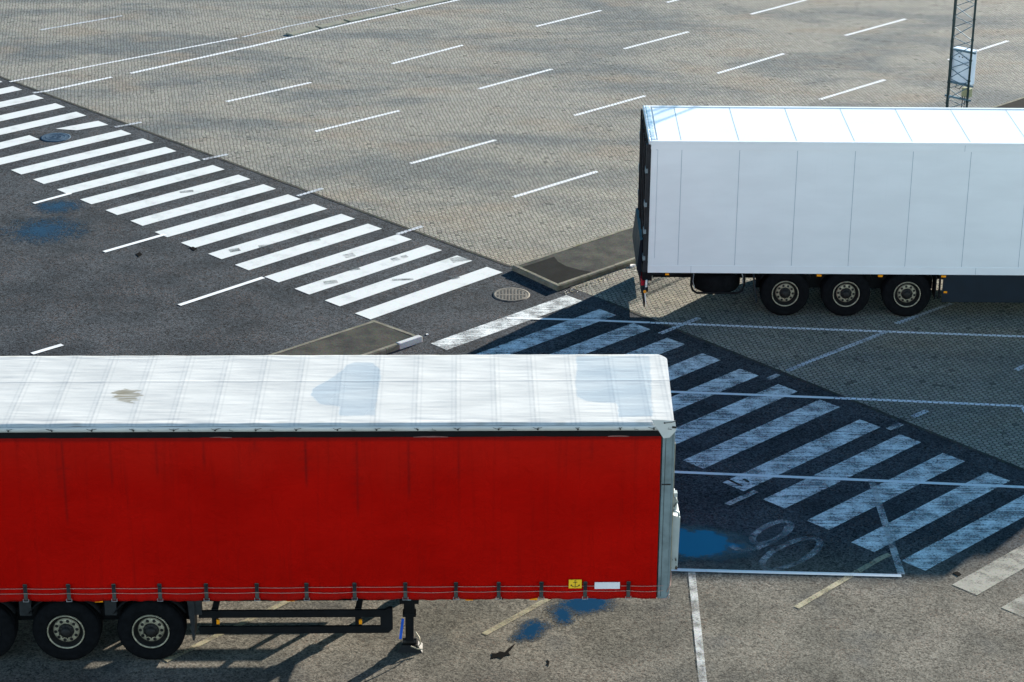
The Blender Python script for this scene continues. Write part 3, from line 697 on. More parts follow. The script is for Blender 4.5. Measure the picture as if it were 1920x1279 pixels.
# folded tail lift
b = MB(); b.add([(-.16, .25, 1.65), (-.22, .25, 1.0), (-.13, .25, .72), (-.10, .25, 1.68), (-.16, WW - .25, 1.65), (-.22, WW - .25, 1.0), (-.13, WW - .25, .72), (-.10, WW - .25, 1.68)], [(0, 1, 2, 3), (7, 6, 5, 4), (0, 4, 5, 1), (1, 5, 6, 2), (2, 6, 7, 3), (3, 7, 4, 0)])
b.build('tail_lift', MAT['navy'], we)
b = MB(); b.box((-.05, 1.25, .06), (-.02, WW - .03, .80)); b.box((-.05, .22, .14), (-.02, 1.249, .80)); b.build('shadow_plate', MAT['chassis'], we)  # added plate under the rear, shaped to cast shadow on the ground
b = MB(); b.box((-.10, .03, .82), (.10, .16, WB - .03)); b.box((-.10, WW - .16, .82), (.10, WW - .03, WB - .03)); b.box((-.06, .30, .45), (.04, WW - .30, .56)); b.box((.0, .6, .5), (.06, .72, 1.0)); b.box((.0, WW - .72, .5), (.06, WW - .6, 1.0)); b.build('underrun_bar', MAT['chassis'], we)
b = MB(); b.box((-.13, .05, .70), (-.04, .50, .84)); b.build('tail_lamp', MAT['red_lens'], we)
b = MB(); b.box((-.13, WW - .50, .70), (-.04, WW - .05, .84)); b.build('tail_lamp', MAT['red_lens'], we)
# marker arm with an orange lens and a thin rubber whip
b = MB(); b.bar((-.02, .02, .86), (-.05, -.03, .60), .05, .04); b.build('marker_arm', MAT['navy'], we)
b = MB(); b.lathe([(.0, .0001), (.0, .032), (.03, .034), (.034, .0001)], (-.05, -.075, .60), 'y', 16); b.build('marker_lamp', MAT['orange'], we)
b = MB(); b.box((-.04, -.055, .70), (-.0, -.035, .86)); b.build('marker_plate', MAT['litter'], we)
b = MB(); b.tube([(-.045, -.05, .57), (-.03, -.06, .40), (.0, -.07, .26)], [.014, .010, .003], 8); b.build('marker_whip', MAT['litter'], we)
b = MB(); b.box((.0, .0, WB - .09), (.58, .04, WB - .032)); b.build('bumper_bracket', MAT['chassis'], we)
b = MB(); b.box((.38, -.006, WB - .085), (.46, .0, WB - .045)); b.build('marker_lamp', MAT['orange'], we)
chassis(we, 0, WL, WW, (2.977, 4.287, 5.597), WB, 10.2)
for a in (2.977, 4.287, 5.597):
    wheel(we, a, .06); wheel(we, a, WW - .06, True)
# mudguards between the wheels
b = MB()
for a in (2.977, 4.287, 5.597):
    pts = [(a + .60 * math.cos(q), .62 + .60 * math.sin(q) * .86) for q in [R(x) for x in range(25, 156, 10)]]
    for w0, w1 in ((.08, .46), (WW - .46, WW - .08)):
        vs = [(x, w0, min(z, WB - .035)) for x, z in pts] + [(x, w1, min(z, WB - .035)) for x, z in pts]; n = len(pts)
        b.add(vs, [(i, i + 1, n + i + 1, n + i) for i in range(n - 1)], None, True)
for o in b.each('mudguard', MAT['chassis'], we, fix=False): s = o.modifiers.new('s', 'SOLIDIFY'); s.thickness = .012
b = MB(); b.add([(2.27, .08, WB - .03), (2.36, .08, .30), (2.36, .44, .30), (2.27, .44, WB - .03), (2.29, .08, WB - .03), (2.38, .08, .30), (2.38, .44, .30), (2.29, .44, WB - .03)], [(0, 1, 2, 3), (7, 6, 5, 4), (0, 4, 5, 1), (1, 5, 6, 2), (2, 6, 7, 3), (3, 7, 4, 0)]); b.build('mud_flap_or_sun_plate', MAT['navy'], we)
b = MB(); b.box((6.18, .02, .45), (6.20, .40, WB - .03)); b.build('mud_flap_or_sun_plate', MAT['chassis'], we)
for a in (3.62, 4.93, 6.28):
    b = MB(); b.box((a, -.02, WB - .085), (a + .10, .02, WB - .045)); b.build('marker_lamp', MAT['orange'], we)
b = MB(); b.box((6.36, -.018, .60), (6.43, -.002, .64)); b.build('reflector', MAT['orange'], we)
for a in (3.632, 4.942, 2.36, 6.22):  # added far-side plates that block the sun between the wheels
    b = MB(); b.box((a - .01, 2.12, .36), (a + .01, 2.54, WB - .03)); b.build('mud_flap_or_sun_plate', MAT['chassis'], we)
b = MB(); b.box((6.33, WW - .03, .30), (11.2, WW, WB - .032)); b.build('side_skirt', MAT['navy'], we)
# dark side panel, continuing to the front
b = MB(); b.box((6.33, .0, .38), (11.2, .03, WB - .032)); b.build('side_skirt', MAT['navy'], we, bevel=.01)
b = MB(); b.box((6.25, .01, .45), (6.29, .05, WB - .03)); b.build('skirt_post', MAT['chassis'], we)
# spare wheel in its cage
b = MB(); b.lathe([(0, .30), (-.02, .40), (.0, .48), (.05, .515), (.10, .525), (.28, .525), (.33, .515), (.38, .48), (.40, .40), (.38, .30)], (1.52, .60, .50), 'z', 48); b.build('spare_wheel', MAT['tyre'], we)
for w in (.10, 1.16):
    b = MB(); b.tube([(.96, w, WB - .03), (.95, w, .70), (.99, w, .58), (1.08, w, .52), (1.95, w, .52), (2.05, w, .58), (2.09, w, .70), (2.08, w, WB - .03)], .026, 8); b.build('cage_hoop', MAT['chassis'], we)
b = MB(); b.tube([(1.0, .085, WB - .04), (.985, .085, .78), (1.03, .085, .62)], .009, 6); b.build('cage_edge', MAT['bright_steel'], we); b = MB(); b.tube([(2.02, .085, WB - .04), (2.05, .085, .9), (2.055, .085, .76)], .009, 6); b.build('cage_edge', MAT['bright_steel'], we)
# landing legs and cooling unit at the nose (outside the frame, they cast the shadow)
for w in (.45, WW - .45):
    b = MB(); b.box((11.35, w - .06, .12), (11.47, w + .06, WB - .03)); b.box((11.25, w - .14, .0), (11.57, w + .14, .05)); b.box((11.375, w - .04, .05), (11.445, w + .04, .12)); b.build('landing_leg', MAT['chassis'], we)
b = MB(); b.box((WL + .012, .3, 1.9), (WL + .55, WW - .3, WT - .12)); b.build('cooling_unit', MAT['white_side'], we, bevel=.06)

# ================= the red curtain-side trailer =================
rx, ry, ryaw = 2.433, 30.822, .0237
re_ = empty('semi_trailer', (rx, ry, 0), ryaw); RR = Rig(rx, ry, ryaw, re_)
tag(re_, 'red curtain-sided semi-trailer with a wrinkled dirty white tarpaulin roof', 'trailer')
RL, RW, RT, RB = 13.6, 2.70, 4.075, 1.122
X0 = -RL
straps = [RR.side(u, 1105)[0] for u in (48, 129, 214, 300, 387, 482, 575, 665, 760, 855, 935, 1015, 1097, 1178)]
sp = .83
ext = [straps[0] - sp * i for i in range(1, 6) if straps[0] - sp * i > X0 + .2]
allstraps = sorted(ext + straps)
marks = [RR.side(u, 850)[0] for u in (35, 117, 207, 293, 382, 478, 573, 669, 766, 860, 947, 1110, 1189)]
mdep = [.25, 1.5, .9, .75, .6, .3, .9, 1.4, 1.1, .8, .3, .5, .3]; mstr = [.4, .6, .45, .5, .5, .5, .75, .55, .6, .4, .3, .35, .2]
# --- curtain
zt, zb_ = RT - .205, RB
nx, nz = 900, 60; xa, xb_ = X0 + .12, -.185
b = MB(); vs = []; dirt = []
import mathutils
def nz_(x, y, z=0): return mathutils.noise.noise(Vector((x, y, z)))
for j in range(nz + 1):
    tz = j / nz; z = zb_ + (zt - zb_) * tz
    for i in range(nx + 1):
        x = xa + (xb_ - xa) * i / nx
        near = min(abs(x - s) for s in allstraps)
        y = .020 * nz_(x * .9, z * .45, 2) + .012 * nz_(x * 2.3 + z * .8, z * .9 - x * .5, 9) + .006 * max(0, 1 - near / .10) * (1 - tz)
        if tz < .11:                                             # hem gathers between the straps
            k = (1 - tz / .11); y += .010 * k * math.sin(x * 21 + 3 * nz_(x * 2, 1)) ; y += -.020 * k * abs(math.sin(min(near, .42) / .42 * math.pi / 2)) + .012 * k * nz_(x * 3.1, z * 9, 5)
        if tz > .9: y += .008 * nz_(x * 3 + z * 4, z * 3, 3) * (tz - .9) / .1
        if x > -.9:                                              # tension folds near the front post
            y += .010 * math.sin((x * .8 + z * 1.0) * 9) * max(0, (x + .9) / .9) * max(0, 1 - tz * 1.6)
        dd = 0
        for m, dp, st in zip(marks, mdep, mstr):
            if abs(x - m) < .05 and z > zt - dp:
                a = max(0, 1 - abs(x - m) / .034); q = .5 + .5 * nz_(z * 22, m * 7)
                dd = max(dd, st * a * (.45 + .55 * q) * min(1, (z - zt + dp) / .2))
            if abs(x - m) < .14 and z > zt - dp * .8:
                q = max(0, nz_(z * 26, m * 5)) * 2.2; dd = max(dd, st * .42 * q * max(0, 1 - abs(x - m) / .14))
        if tz > .975: dd = max(dd, .5)
        zz = z - (.012 * abs(math.sin(min(near, .42) / .42 * math.pi / 2)) if j == 0 else 0)
        vs.append((x, y, zz)); dirt.append(dd)
fs = [(j * (nx + 1) + i, j * (nx + 1) + i + 1, (j + 1) * (nx + 1) + i + 1, (j + 1) * (nx + 1) + i) for j in range(nz) for i in range(nx)]
b.add(vs, fs, None, True); cur = b.build('curtain', MAT['curtain'], re_, fix=False)
at = cur.data.attributes.new('dirt', 'FLOAT', 'POINT'); at.data.foreach_set('value', dirt)
so_ = cur.modifiers.new('s', 'SOLIDIFY'); so_.thickness = .006; so_.offset = 1
b = MB(); b.box((X0 + .05, RW - .02, zb_ + .09), (-.15, RW, zt)); b.build('curtain', MAT['curtain'], re_)['label'] = 'red curtain on the far side'
b = MB(); b.box((X0 + .05, .05, RB + .01), (-.05, RW - .05, RB + .16)); b.build('load_floor', MAT['chassis'], re_)
b = MB(); b.box((X0, .03, RB), (X0 + .06, RW - .03, RT - .10)); b.build('rear_door', MAT['steel'], re_)
# --- roof tarpaulin, a fine grid with bows and wrinkles
seams = [RR.top(u, 786, RT)[0] for u in (17, 98, 172, 250, 325, 402, 478, 553, 630, 703, 780, 855, 931, 1004, 1079, 1158, 1221)]
s0 = seams[0]
while s0 > X0 + .7: s0 -= .67; seams.insert(0, s0)
seams = [X0 + .02] + seams + [-.02]
def inpoly(x, y, P):
    c = False; n = len(P)
    for i in range(n):
        x1, y1 = P[i]; x2, y2 = P[(i + 1) % n]
        if (y1 > y) != (y2 > y) and x < (x2 - x1) * (y - y1) / (y2 - y1) + x1: c = not c
    return c
wetP = [[RR.top(u, v, RT) for u, v in Q] for Q in (
    [(668, 679), (700, 680), (712, 692), (714, 708), (708, 740), (702, 779), (636, 779), (636, 762), (600, 757), (583, 742), (586, 729), (612, 714), (640, 697), (650, 684)],
    [(1080, 668), (1160, 668), (1218, 668), (1224, 780), (1160, 782), (1157, 756), (1100, 752), (1084, 744), (1078, 715), (1082, 690)])]
dirtP = [RR.top(u, v, RT) for u, v in ((211, 737), (222, 733), (236, 729), (250, 731), (262, 732), (264, 742), (254, 750), (243, 757), (232, 752), (222, 750), (212, 746), (219, 742))]
def smooth_in(x, y, P, e=.012):
    return sum(inpoly(x + a, y + c_, P) for a, c_ in ((0, 0), (e, 0), (-e, 0), (0, e), (0, -e))) / 5
nx, ny = 1000, 110; vs = []; da = []; wa = []; sa = []
for j in range(ny + 1):
    y = RW * j / ny
    for i in range(nx + 1):
        t = i / nx; x = X0 + RL * t
        if x > -.6: x += .11 * (y / RW) * (x + .6) / .6          # front edge slightly skewed, as the tarpaulin sits
        cx_ = max(0, y - (RW - .26)); x -= max(0, (x + .5) / .5) * .16 * (cx_ / .26) ** 2
        k = 0
        while k < len(seams) - 2 and seams[k + 1] < x: k += 1
        a, c_ = seams[k], seams[k + 1]; u = min(1, max(0, (x - a) / (c_ - a))); ey = math.sin(math.pi * min(1, max(0, y / RW)))
        sag = -.004 * math.sin(math.pi * u) ** .8 * ey ** .5
        wr = .0026 * math.sin(math.pi * u) ** .5 * nz_(x * .9 + k * 13, y * 11, 1) + .0016 * nz_(x * 3, y * 22, 4)
        z = RT + sag + wr
        e = min(y, RW - y)
        if e < .045: z -= (1 - e / .045) ** 2 * .028
        if e < .20: z += .007 * nz_(x * 2.2, y * 9, 8)
        ctr = abs(y - RW * .60); z += .006 * max(0, 1 - ctr / .03)
        dm = min(abs(x - a), abs(x - c_)); s = max(0, 1 - dm / .020) * (.8 + .5 * nz_(x * 2, y * 9)) ; s = max(s, .45 * max(0, 1 - abs(dm - .065) / .020)); s = max(s, .5 * max(0, 1 - ctr / .02))
        w_ = 0
        for P in wetP:
            px_ = x + .02 * nz_(x * 6, y * 6, 3); py_ = y + .02 * nz_(x * 6, y * 6, 7)
            w_ = max(w_, smooth_in(px_, py_, P))
        d_ = 0
        q_ = smooth_in(x + .14 * nz_(x * 1.5, y * 17), y + .03 * nz_(x * 9, y * 3), dirtP)
        if q_ > 0: d_ = q_ * max(0, min(1, .75 + .9 * nz_(x * 2.2, y * 24)))
        z = z
        if e < .12: d_ = max(d_, .25 * max(0, nz_(x * 5, y * 20, 6)) * 2)
        vs.append((x, y, z)); da.append(d_); wa.append(w_ * (.75 + .35 * nz_(x * 1.2, y * 1.5, 12))); sa.append(max(0, s))
fs = [(j * (nx + 1) + i, j * (nx + 1) + i + 1, (j + 1) * (nx + 1) + i + 1, (j + 1) * (nx + 1) + i) for j in range(ny) for i in range(nx)]
b = MB(); b.add(vs, fs, None, True); tp = b.build('roof', MAT['tarp'], re_, fix=False)
for nme, arr in (('dirt', da), ('wet', wa), ('seam', sa)):
    at = tp.data.attributes.new(nme, 'FLOAT', 'POINT'); at.data.foreach_set('value', arr)
# hem hanging over both sides
for yy, sgn in ((0, -1), (RW, 1)):
    b = MB(); n = 680; vs = []
    for i in range(n + 1):
        x = X0 + (RL - .01) * i / n; fl = .010 * nz_(x * 2.5, 3 + yy) + .004 * math.sin(x * 9.4)
        if yy: x += (.11 - .15) * max(0, (x + .6) / .6)
        vs += [(x, yy + sgn * (.004), RT - .030), (x, yy + sgn * (.020 + fl * .5), RT - .055), (x, yy + sgn * (.024 + fl), RT - .105 + .5 * fl)]
    b.add(vs, [(3 * i + q, 3 * i + 3 + q, 3 * i + 4 + q, 3 * i + 1 + q) for i in range(n) for q in (0, 1)], None, True)
    o = b.build('roof_hem', MAT['alu'] if False else MAT['tarp'], re_, fix=False); sdf = o.modifiers.new('s', 'SOLIDIFY'); sdf.thickness = .004
for i, x in enumerate(seams[1:-1]):                              # eyelets with dark rubber loops on the hem
    b = MB()
    b.lathe([(-.046, .0001), (-.046, .013), (-.040, .014), (-.036, .0001)], (x + .03, 0, RT - .078), 'y', 12)
    for k in range(3):
        a0_ = Vector((x + .03 + random.uniform(-.09, .09), -.036, RT - .05)); b.tube([(x + .03, -.040, RT - .078), ((a0_.x + x) / 2, -.042, RT - .06), tuple(a0_)], .0035, 5)
    b.build('rubber_loop', MAT['black'], re_); b = MB()
    if random.random() < .5: b.tube([(x + .25, -.038, RT - .055), (x + .24, -.040, RT - .08), (x + .30, -.040, RT - .09)], .0035, 5)
    if b.v: b.build('rubber_loop', MAT['black'], re_)
# far side clips seen on the edge as little white tabs
b = MB(); x = X0 + .2
while x < -.2:
    L = random.uniform(.12, .22); b.box((x, RW - .02, RT - .055), (x + L, RW + .022, RT - .028)); x += .40
b.each('roof_clip', MAT['tarp'], re_)
# black rail above the curtain
b = MB(); b.box((X0, -.012, RT - .215), (-.06, .10, RT - .045)); b.build('curtain_rail', MAT['chassis'], re_, bevel=.01)
b = MB(); b.box((X0, RW - .10, RT - .20), (-.06, RW - .006, RT - .045)); b.build('curtain_rail', MAT['chassis'], re_)
b = MB()
for u0, u1 in ((392, 434), (1140, 1180), (775, 840)):
    l0 = RR.side(u0, 805)[0]; l1 = RR.side(u1, 805)[0]; n = 14
    vs = []
    for i in range(n + 1):
        t = i / n; x = l0 + (l1 - l0) * t; vs += [(x, -.012, zt - .01), (x, -.016, zt + .002 + .010 * math.sin(math.pi * t))]
    b.add(vs, [(2 * i, 2 * i + 2, 2 * i + 3, 2 * i + 1) for i in range(n)], None, True)
b.each('curtain_roller_flap', MAT['flap'], re_, fix=False)
# steel corner post and headboard
b = MB(); b.box((-.165, -.004, RB - .02), (-.012, .055, RT - .10)); b.box((-.012, .0, RB - .02), (.02, .10, RT - .10)); b.build('corner_post', MAT['steel'], re_, bevel=.008)
b = MB(); b.box((-.187, .0, RB), (-.170, .05, RT - .16)); b.box((-.120, -.007, RB + .02), (-.114, -.0035, RT - .2)); b.box((-.16, -.012, 3.05), (-.02, -.004, 3.07)); b.build('post_seal', MAT['dark_metal'], re_)
b = MB(); b.box((-.05, .10, RB), (.0, RW - .03, RT - .06)); b.build('headboard', MAT['steel'], re_)
b = MB(); b.box((.022, .02, RB + .25), (.034, .10, RT - .35)); b.build('post_edge', MAT['cream'], re_)
# white corner flap of the tarpaulin
c1 = [RR.side(u, v, -.03) for u, v in ((1221, 786), (1266, 789), (1268, 806), (1256, 820), (1244, 822))]
b = MB(); n = len(c1); vs = [(l, -.040 + .01 * math.sin(i * 2.1), z) for i, (l, z) in enumerate(c1)] + [(l, -.028, z) for l, z in c1]
b.add(vs, [tuple(range(n)), tuple(range(2 * n - 1, n - 1, -1))] + [(i, (i + 1) % n, n + (i + 1) % n, n + i) for i in range(n)])
b.build('corner_flap', MAT['tarp'], re_)
b = MB(); l, z = RR.side(1246, 793, -.04); b.lathe([(-.052, .0001), (-.052, .011), (-.045, .012)], (l, 0, z), 'y', 10); b.tube([(l, -.05, z), (l + .11, -.05, z + .015), (l + .19, -.03, z + .03)], .005, 6); l, z = RR.side(1264, 801, -.04); b.box((l - .03, -.055, z - .014), (l + .03, -.035, z + .014)); b.build('flap_hook', MAT['black'], re_)
# rusting white box and brackets on the headboard
b = MB()
b.add([(.002, .10, 1.55), (.14, .10, 1.55), (.155, .10, 2.45), (.002, .10, 2.50), (.002, 1.1, 1.55), (.14, 1.1, 1.55), (.155, 1.1, 2.45), (.002, 1.1, 2.50)], [(0, 1, 2, 3), (7, 6, 5, 4), (0, 4, 5, 1), (1, 5, 6, 2), (2, 6, 7, 3), (3, 7, 4, 0)])
b.build('front_box', MAT['rusty_white'], re_)
b = MB(); b.box((.022, .12, 2.52), (.10, .22, 2.85)); b.tube([(.05, .10, 2.56), (.12, .08, 2.55), (.13, .08, 2.48)], .02, 8); b.tube([(.06, .11, 2.62), (.10, .09, 2.72), (.06, .11, 2.82)], .014, 8); b.build('air_couplings', MAT['rusty_white'], re_)
b = MB(); b.tube([(-.02, -.012, RB + .10), (.03, .0, RB + .22), (.035, .02, RB + .42), (.03, .06, RB + .5)], .008, 6); b.tube([(-.10, -.012, RB - .03), (-.02, -.012, RB - .01), (.02, .0, RB + .05)], .008, 6); b.build('front_cable', MAT['cord'], re_)
# straps, buckles and hooks
for s in allstraps:
    b = MB()
    b.add([(s - .028, -.034, RB + .30), (s + .028, -.034, RB + .30), (s + .028, -.038, RB + .06), (s - .028, -.038, RB + .06)], [(0, 1, 2, 3)]); b.box((s - .028, -.030, RB + .02), (s + .028, -.020, RB + .28))
    o = b.build('strap', MAT['strap'], re_)
    b = MB(); b.box((s - .026, -.052, RB + .17), (s + .026, -.032, RB + .255)); b.tube([(s - .03, -.05, RB + .165), (s + .03, -.05, RB + .165)], .007, 6); b.box((s - .034, -.046, RB + .262), (s + .034, -.028, RB + .285)); b.build('buckle', MAT['chassis_grey'], o)
    b = MB()
    b.bar((s - .040, -.040, RB + .045), (s - .040, -.040, RB + .0), .009, .009); b.bar((s + .040, -.040, RB + .045), (s + .040, -.040, RB + .0), .009, .009); b.bar((s - .044, -.040, RB + .0), (s + .044, -.040, RB + .0), .010, .010)
    b.build('hook', MAT['bright_steel'], o)
# customs cords
b = MB()
for hz, sg in ((.225, .006), (.140, .012)):
    ss = [X0 + .2] + allstraps + [-.08]
    for a, c_ in zip(ss[:-1], ss[1:]):
        q = sg * random.uniform(.3, 1.6); pts = [(a + (c_ - a) * i / 8, -.040, RB + hz - q * math.sin(math.pi * i / 8)) for i in range(9)]; b.tube(pts, .0040, 5, cap=False)
b.build('cord', MAT['cord'], re_)
# stickers
def side_rect(u0, v0, u1, v1, y): (l0, z1), (l1, z0) = RR.side(u0, v0, y), RR.side(u1, v1, y); return l0, l1, z0, z1
l0, l1, z0, z1 = side_rect(1066.5, 1087, 1090.5, 1103, -.05)
b = MB(); b.box((l0, -.052, z0), (l1, -.046, z1)); stk = b.build('sticker', MAT['yellow'], re_)
cx = (l0 + l1) / 2; b = MB(); hh = z1 - z0; yy = -.0535
b.bar((cx, yy, z0 + .16 * hh), (cx, yy, z1 - .22 * hh), .008, .003); b.bar((cx - .032, yy, z1 - .32 * hh), (cx + .032, yy, z1 - .32 * hh), .003, .007)
arc = [(cx + .068 * math.sin(q), yy, z0 + .52 * hh - .36 * hh * math.cos(q)) for q in [R(x) for x in range(-62, 63, 12)]]
for p, q in zip(arc[:-1], arc[1:]): b.bar(p, q, .003, .009)
b.tube([(cx + .013 * math.cos(q), yy, z1 - .17 * hh + .013 * math.sin(q)) for q in [R(x) for x in range(0, 361, 45)]], .003, 5)
for sgn in (-1, 1):
    b.add([(cx + sgn * .062, yy - .002, z0 + .50 * hh), (cx + sgn * .045, yy - .002, z0 + .30 * hh), (cx + sgn * .072, yy - .002, z0 + .28 * hh)], [(0, 1, 2)])
b.build('anchor_emblem', MAT['black'], stk)
l0, l1, z0, z1 = side_rect(1115, 1092, 1162, 1104, -.05); b = MB(); b.box((l0, -.052, z0), (l1, -.046, z1)); b.build('plate', MAT['white_plate'], re_)
# chassis and running gear
ax = [-8.0, -9.31, -10.62]
chassis(re_, X0, 0, RW, ax, RB, -4.4)
for a in ax: wheel(re_, a, .06); wheel(re_, a, RW - .06, True)
b = MB()
for a in ax:
    pts = [(a + .60 * math.cos(q), .62 + .60 * math.sin(q) * .86) for q in [R(x) for x in range(25, 156, 10)]]
    for w0, w1 in ((.08, .46), (RW - .46, RW - .08)):
        vs = [(x, w0, z) for x, z in pts] + [(x, w1, z) for x, z in pts]; n = len(pts)
        b.add(vs, [(i, i + 1, n + i + 1, n + i) for i in range(n - 1)], None, True)
for o in b.each('mudguard', MAT['chassis'], re_, fix=False): s = o.modifiers.new('s', 'SOLIDIFY'); s.thickness = .012
b = MB(); b.add([(-7.42, .08, RB - .03), (-7.36, .08, .36), (-7.36, .44, .36), (-7.42, .44, RB - .03), (-7.30, .08, RB - .03), (-7.33, .08, .36), (-7.33, .44, .36), (-7.30, .44, RB - .03)], [(0, 1, 2, 3), (7, 6, 5, 4), (0, 4, 5, 1), (1, 5, 6, 2), (2, 6, 7, 3), (3, 7, 4, 0)]); b.build('mud_flap_or_sun_plate', MAT['chassis_grey'], re_)
b = MB()
for a in ax: b.box((a + .62, .10, .80), (a + .80, .2, RB - .03))
b.each('bracket', MAT['chassis_grey'], re_)
for a in (-8.655, -9.965, -7.36, -11.3):  # plates added on the far side to cut sunlight under the axles
    b = MB(); b.box((a - .01, 2.22, .34), (a + .01, 2.64, RB - .03)); b.build('mud_flap_or_sun_plate', MAT['chassis'], re_)
# side guard
gw = .12
def gp(u, v): return RR.side(u, v, gw)
gx0 = gp(372, 1150)[0]; gx1 = gp(736, 1150)[0]; zt1, zt0 = gp(550, 1145)[1], gp(550, 1158)[1]; zb1, zb0 = gp(550, 1175)[1], gp(550, 1188)[1]
b = MB(); b.box((gx0, gw, zt0), (gx1 - .12, gw + .04, zt1)); b.box((gx0, gw, zb0), (gx1 - .12, gw + .04, zb1))
b.prism([(0, 0), (1, 0), (1, 1)], 0, 0.0001) if False else None
pr = [(gx1 - .19, zb0), (gx1 - .07, zb0), (gx1 - .0, zb0 + .07), (gx1, zt1 + .03), (gx1 - .05, zt1 + .03), (gx1 - .14, zt1 - .02), (gx1 - .19, zt1 - .02)]
n = len(pr); vs = [(x, gw + .002, z) for x, z in pr] + [(x, gw + .075, z) for x, z in pr]
b.add(vs, [tuple(range(n)), tuple(range(2 * n - 1, n - 1, -1))] + [(i, (i + 1) % n, n + (i + 1) % n, n + i) for i in range(n)])
for u, w1 in ((405, .0), (674, 0)):
    l, z = gp(u, 1160); b.bar((l - .02, gw + .06, zb0 + .02), (l - .02, gw + .06, zt1 + .02), .10, .04); b.bar((l - .02, gw + .06, zt1 - .02), (l + .04, gw + .42, RB - .06), .09, .05)
b.build('side_guard', MAT['chassis'], re_)
b = MB(); w0 = RW - gw - .04
b.box((gx0, w0, zt0), (gx1 - .05, w0 + .04, zt1)); b.box((gx0, w0, zb0), (gx1 - .05, w0 + .04, zb1)); b.box((gx1 - .09, w0 - .002, zb0 - .002), (gx1, w0 + .042, zt1 + .002))
for l in (gp(405, 1160)[0], gp(674, 1160)[0]): b.bar((l, w0 - .02, zb0 + .02), (l, w0 - .02, zt1), .10, .036); b.bar((l, w0 - .02, zt1 - .02), (l + .05, w0 - .40, RB - .05), .09, .05)
b.build('side_guard', MAT['chassis'], re_)
for u in (409, 676):
    l, z = gp(u, 1165.5); b = MB(); b.box((l - .024, gw - .012, z - .042), (l + .024, gw + .03, z + .03)); b.build('reflector', MAT['orange'], re_)
for u, v in ((186, 1129), (545, 1124), (880, 1122), (1000, 1121)):
    l, z = RR.side(u, v, .06); b = MB(); b.box((l - .06, .03, RB - .055), (l + .06, .09, RB - .012)); b.build('marker_lamp', MAT['orange'], re_)
# landing legs
lx = RR.side(768, 1170, .45)[0]
for w in (.38, RW - .50):
    b = MB(); b.box((lx - .15, w - .02, RB - .30), (lx + .15, w + .14, RB - .03)); b.box((lx - .085, w - .03, .62), (lx + .085, w + .13, RB - .06)); b.box((lx - .105, w - .04, .60), (lx + .105, w + .14, .66)); b.box((lx - .065, w, .14), (lx + .065, w + .11, .60))
    lg = b.build('landing_leg', MAT['chassis'], re_, bevel=.01)
    b = MB(); b.tube([(lx - .11, w + .05, .13), (lx + .11, w + .05, .13)], .05, 12); b.add([(lx - .2, w - .1, .0), (lx + .2, w - .1, .0), (lx + .2, w + .2, .0), (lx - .2, w + .2, .0), (lx - .13, w - .02, .09), (lx + .13, w - .02, .09), (lx + .13, w + .12, .09), (lx - .13, w + .12, .09)], [(0, 3, 2, 1), (4, 5, 6, 7), (0, 1, 5, 4), (1, 2, 6, 5), (2, 3, 7, 6), (3, 0, 4, 7)]); b.build('foot', MAT['dark_metal'], lg)
    if w < 1:
        b = MB(); b.bar((lx - .10, w - .04, .58), (lx - .145, w - .045, .22), .04, .012); b.build('blue_plate', MAT['blue'], lg)
        b = MB(); b.tube([(lx + .09, w - .03, .34), (lx + .15, w - .05, .25), (lx + .17, w - .06, .14), (lx + .13, w - .07, .09)], .012, 6); b.tube([(lx + .02, w - .1, .12), (lx + .13, w - .10, .07), (lx + .20, w - .09, .06)], .010, 6); b.build('crank', MAT['cream'], lg)
        b = MB(); b.box((lx - .02, w - .042, .90), (lx + .03, w - .03, .98)); b.build('leg_plate', MAT['steel'], lg)
b = MB(); b.tube([(lx, .5, .8), (lx, RW - .5, .8)], .03, 10); b.tube([(lx + .0, .5, .75), (lx + .5, .75, RB - .1)], .028, 8); b.tube([(lx + .0, RW - .5, .75), (lx + .5, RW - .75, RB - .1)], .028, 8); b.build('leg_brace', MAT['chassis'], re_)

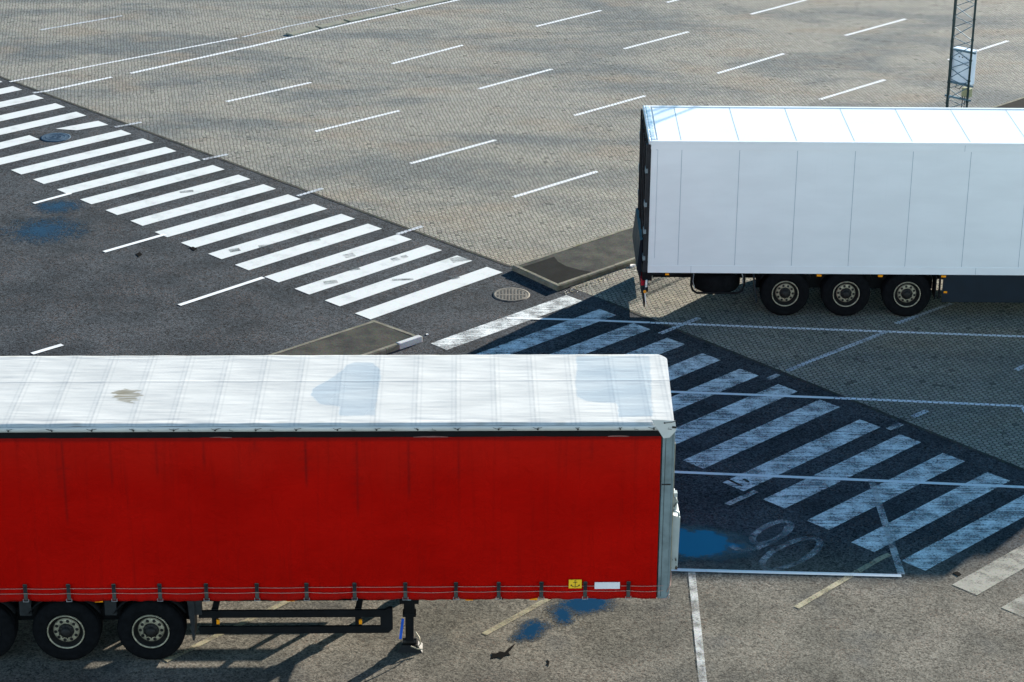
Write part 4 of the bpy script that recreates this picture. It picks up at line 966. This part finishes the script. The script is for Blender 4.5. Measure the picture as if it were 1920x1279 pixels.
# ------------------------------------------------------------------ lattice mast behind the white trailer
mz = 1.0; mp = G(1775, 200, mz)
LA, LB, LC = Vector((0, 0, 0)), Vector((.12, .50, 0)), Vector((.56, .12, 0))
me_ = empty('lattice_mast', (mp.x, mp.y, 0)); tag(me_, 'slim dark green three-legged lattice mast with a white cabinet behind the white trailer', 'mast')
MH = 9.0
for p in (LA, LB, LC):
    b = MB(); b.tube([(p.x, p.y, 0), (p.x, p.y, MH)], .030, 10)
    z = .55
    while z < MH: b.tube([(p.x, p.y, z - .02), (p.x, p.y, z + .02)], .042, 8); z += .56
    b.build('leg', MAT['mast'], me_)
b = MB()
for (p, q, o0) in ((LA, LB, 0), (LB, LC, .14), (LC, LA, .28)):
    z = .1 + o0; s = 0
    while z < MH - .4:
        a, c_ = (p, q) if s % 2 == 0 else (q, p); b.tube([(a.x, a.y, z), (c_.x, c_.y, z + .28)], .0105, 6); z += .28; s += 1
b.build('bracing', MAT['mast_brace'], me_)
b = MB(); b.box((-.5, -.4, -.1), (1.0, .9, .12)); b.build('footing', MAT['kerb'], me_)
bc = (LC - LB).normalized(); bn = Vector((-bc.y, bc.x, 0)); 
if bn.y < 0: bn = -bn
def cab(z0, z1, a0, a1, d0, d1):
    P = [LB + bc * a0 + bn * d0, LB + bc * a1 + bn * d0, LB + bc * a1 + bn * d1, LB + bc * a0 + bn * d1]; k = MB(); k.prism(P, z0, z1); return k
cz0, cz1 = 1.52, 2.46
cb_ = cab(cz0, cz1, -.02, .58, .06, .30).build('cabinet', MAT['cabinet'], me_, bevel=.012)
b = MB()
for z in (cz0 + .02, cz1 - .02):
    p = LB + bc * (-.06) + bn * .02; q = LB + bc * .70 + bn * .02; b.bar((p.x, p.y, z), (q.x, q.y, z), .05, .05)
b.build('cabinet_bracket', MAT['mast_brace'], cb_)
b = MB()
for a in (.20, .30, .42):
    p = LB + bc * a + bn * .056; b.box((p.x - .012, p.y - .012, cz1 - .22), (p.x + .012, p.y + .012, cz1 - .19))
b.build('cable_gland', MAT['black'], cb_)
b2 = cab(1.20, 1.44, .36, .60, .04, .20).build('junction_box', MAT['cabinet_olive'], me_, bevel=.01)
b = MB(); p = LB - bc * .1; q = LC + bc * .1; b.bar((p.x, p.y, 1.15), (q.x, q.y, 1.15), .05, .05); b.build('cross_bar', MAT['mast_brace'], me_)
b = MB()
for i in range(3):
    p = LB + bc * (.40 + .06 * i) + bn * .05; b.tube([(p.x, p.y, 1.22), (p.x + .01 * i, p.y - .02, 1.1), (p.x - .03, p.y, .3), (p.x - .03, p.y, .0)], .012, 6)
b.tube([(LB.x + .2, LB.y, cz0), (LB.x + .16, LB.y - .05, cz0 - .12), (LB.x + .27, LB.y - .04, cz0 - .16), (LB.x + .36, LB.y - .1, 1.5)], .012, 6)
b.build('cables', MAT['black'], me_)
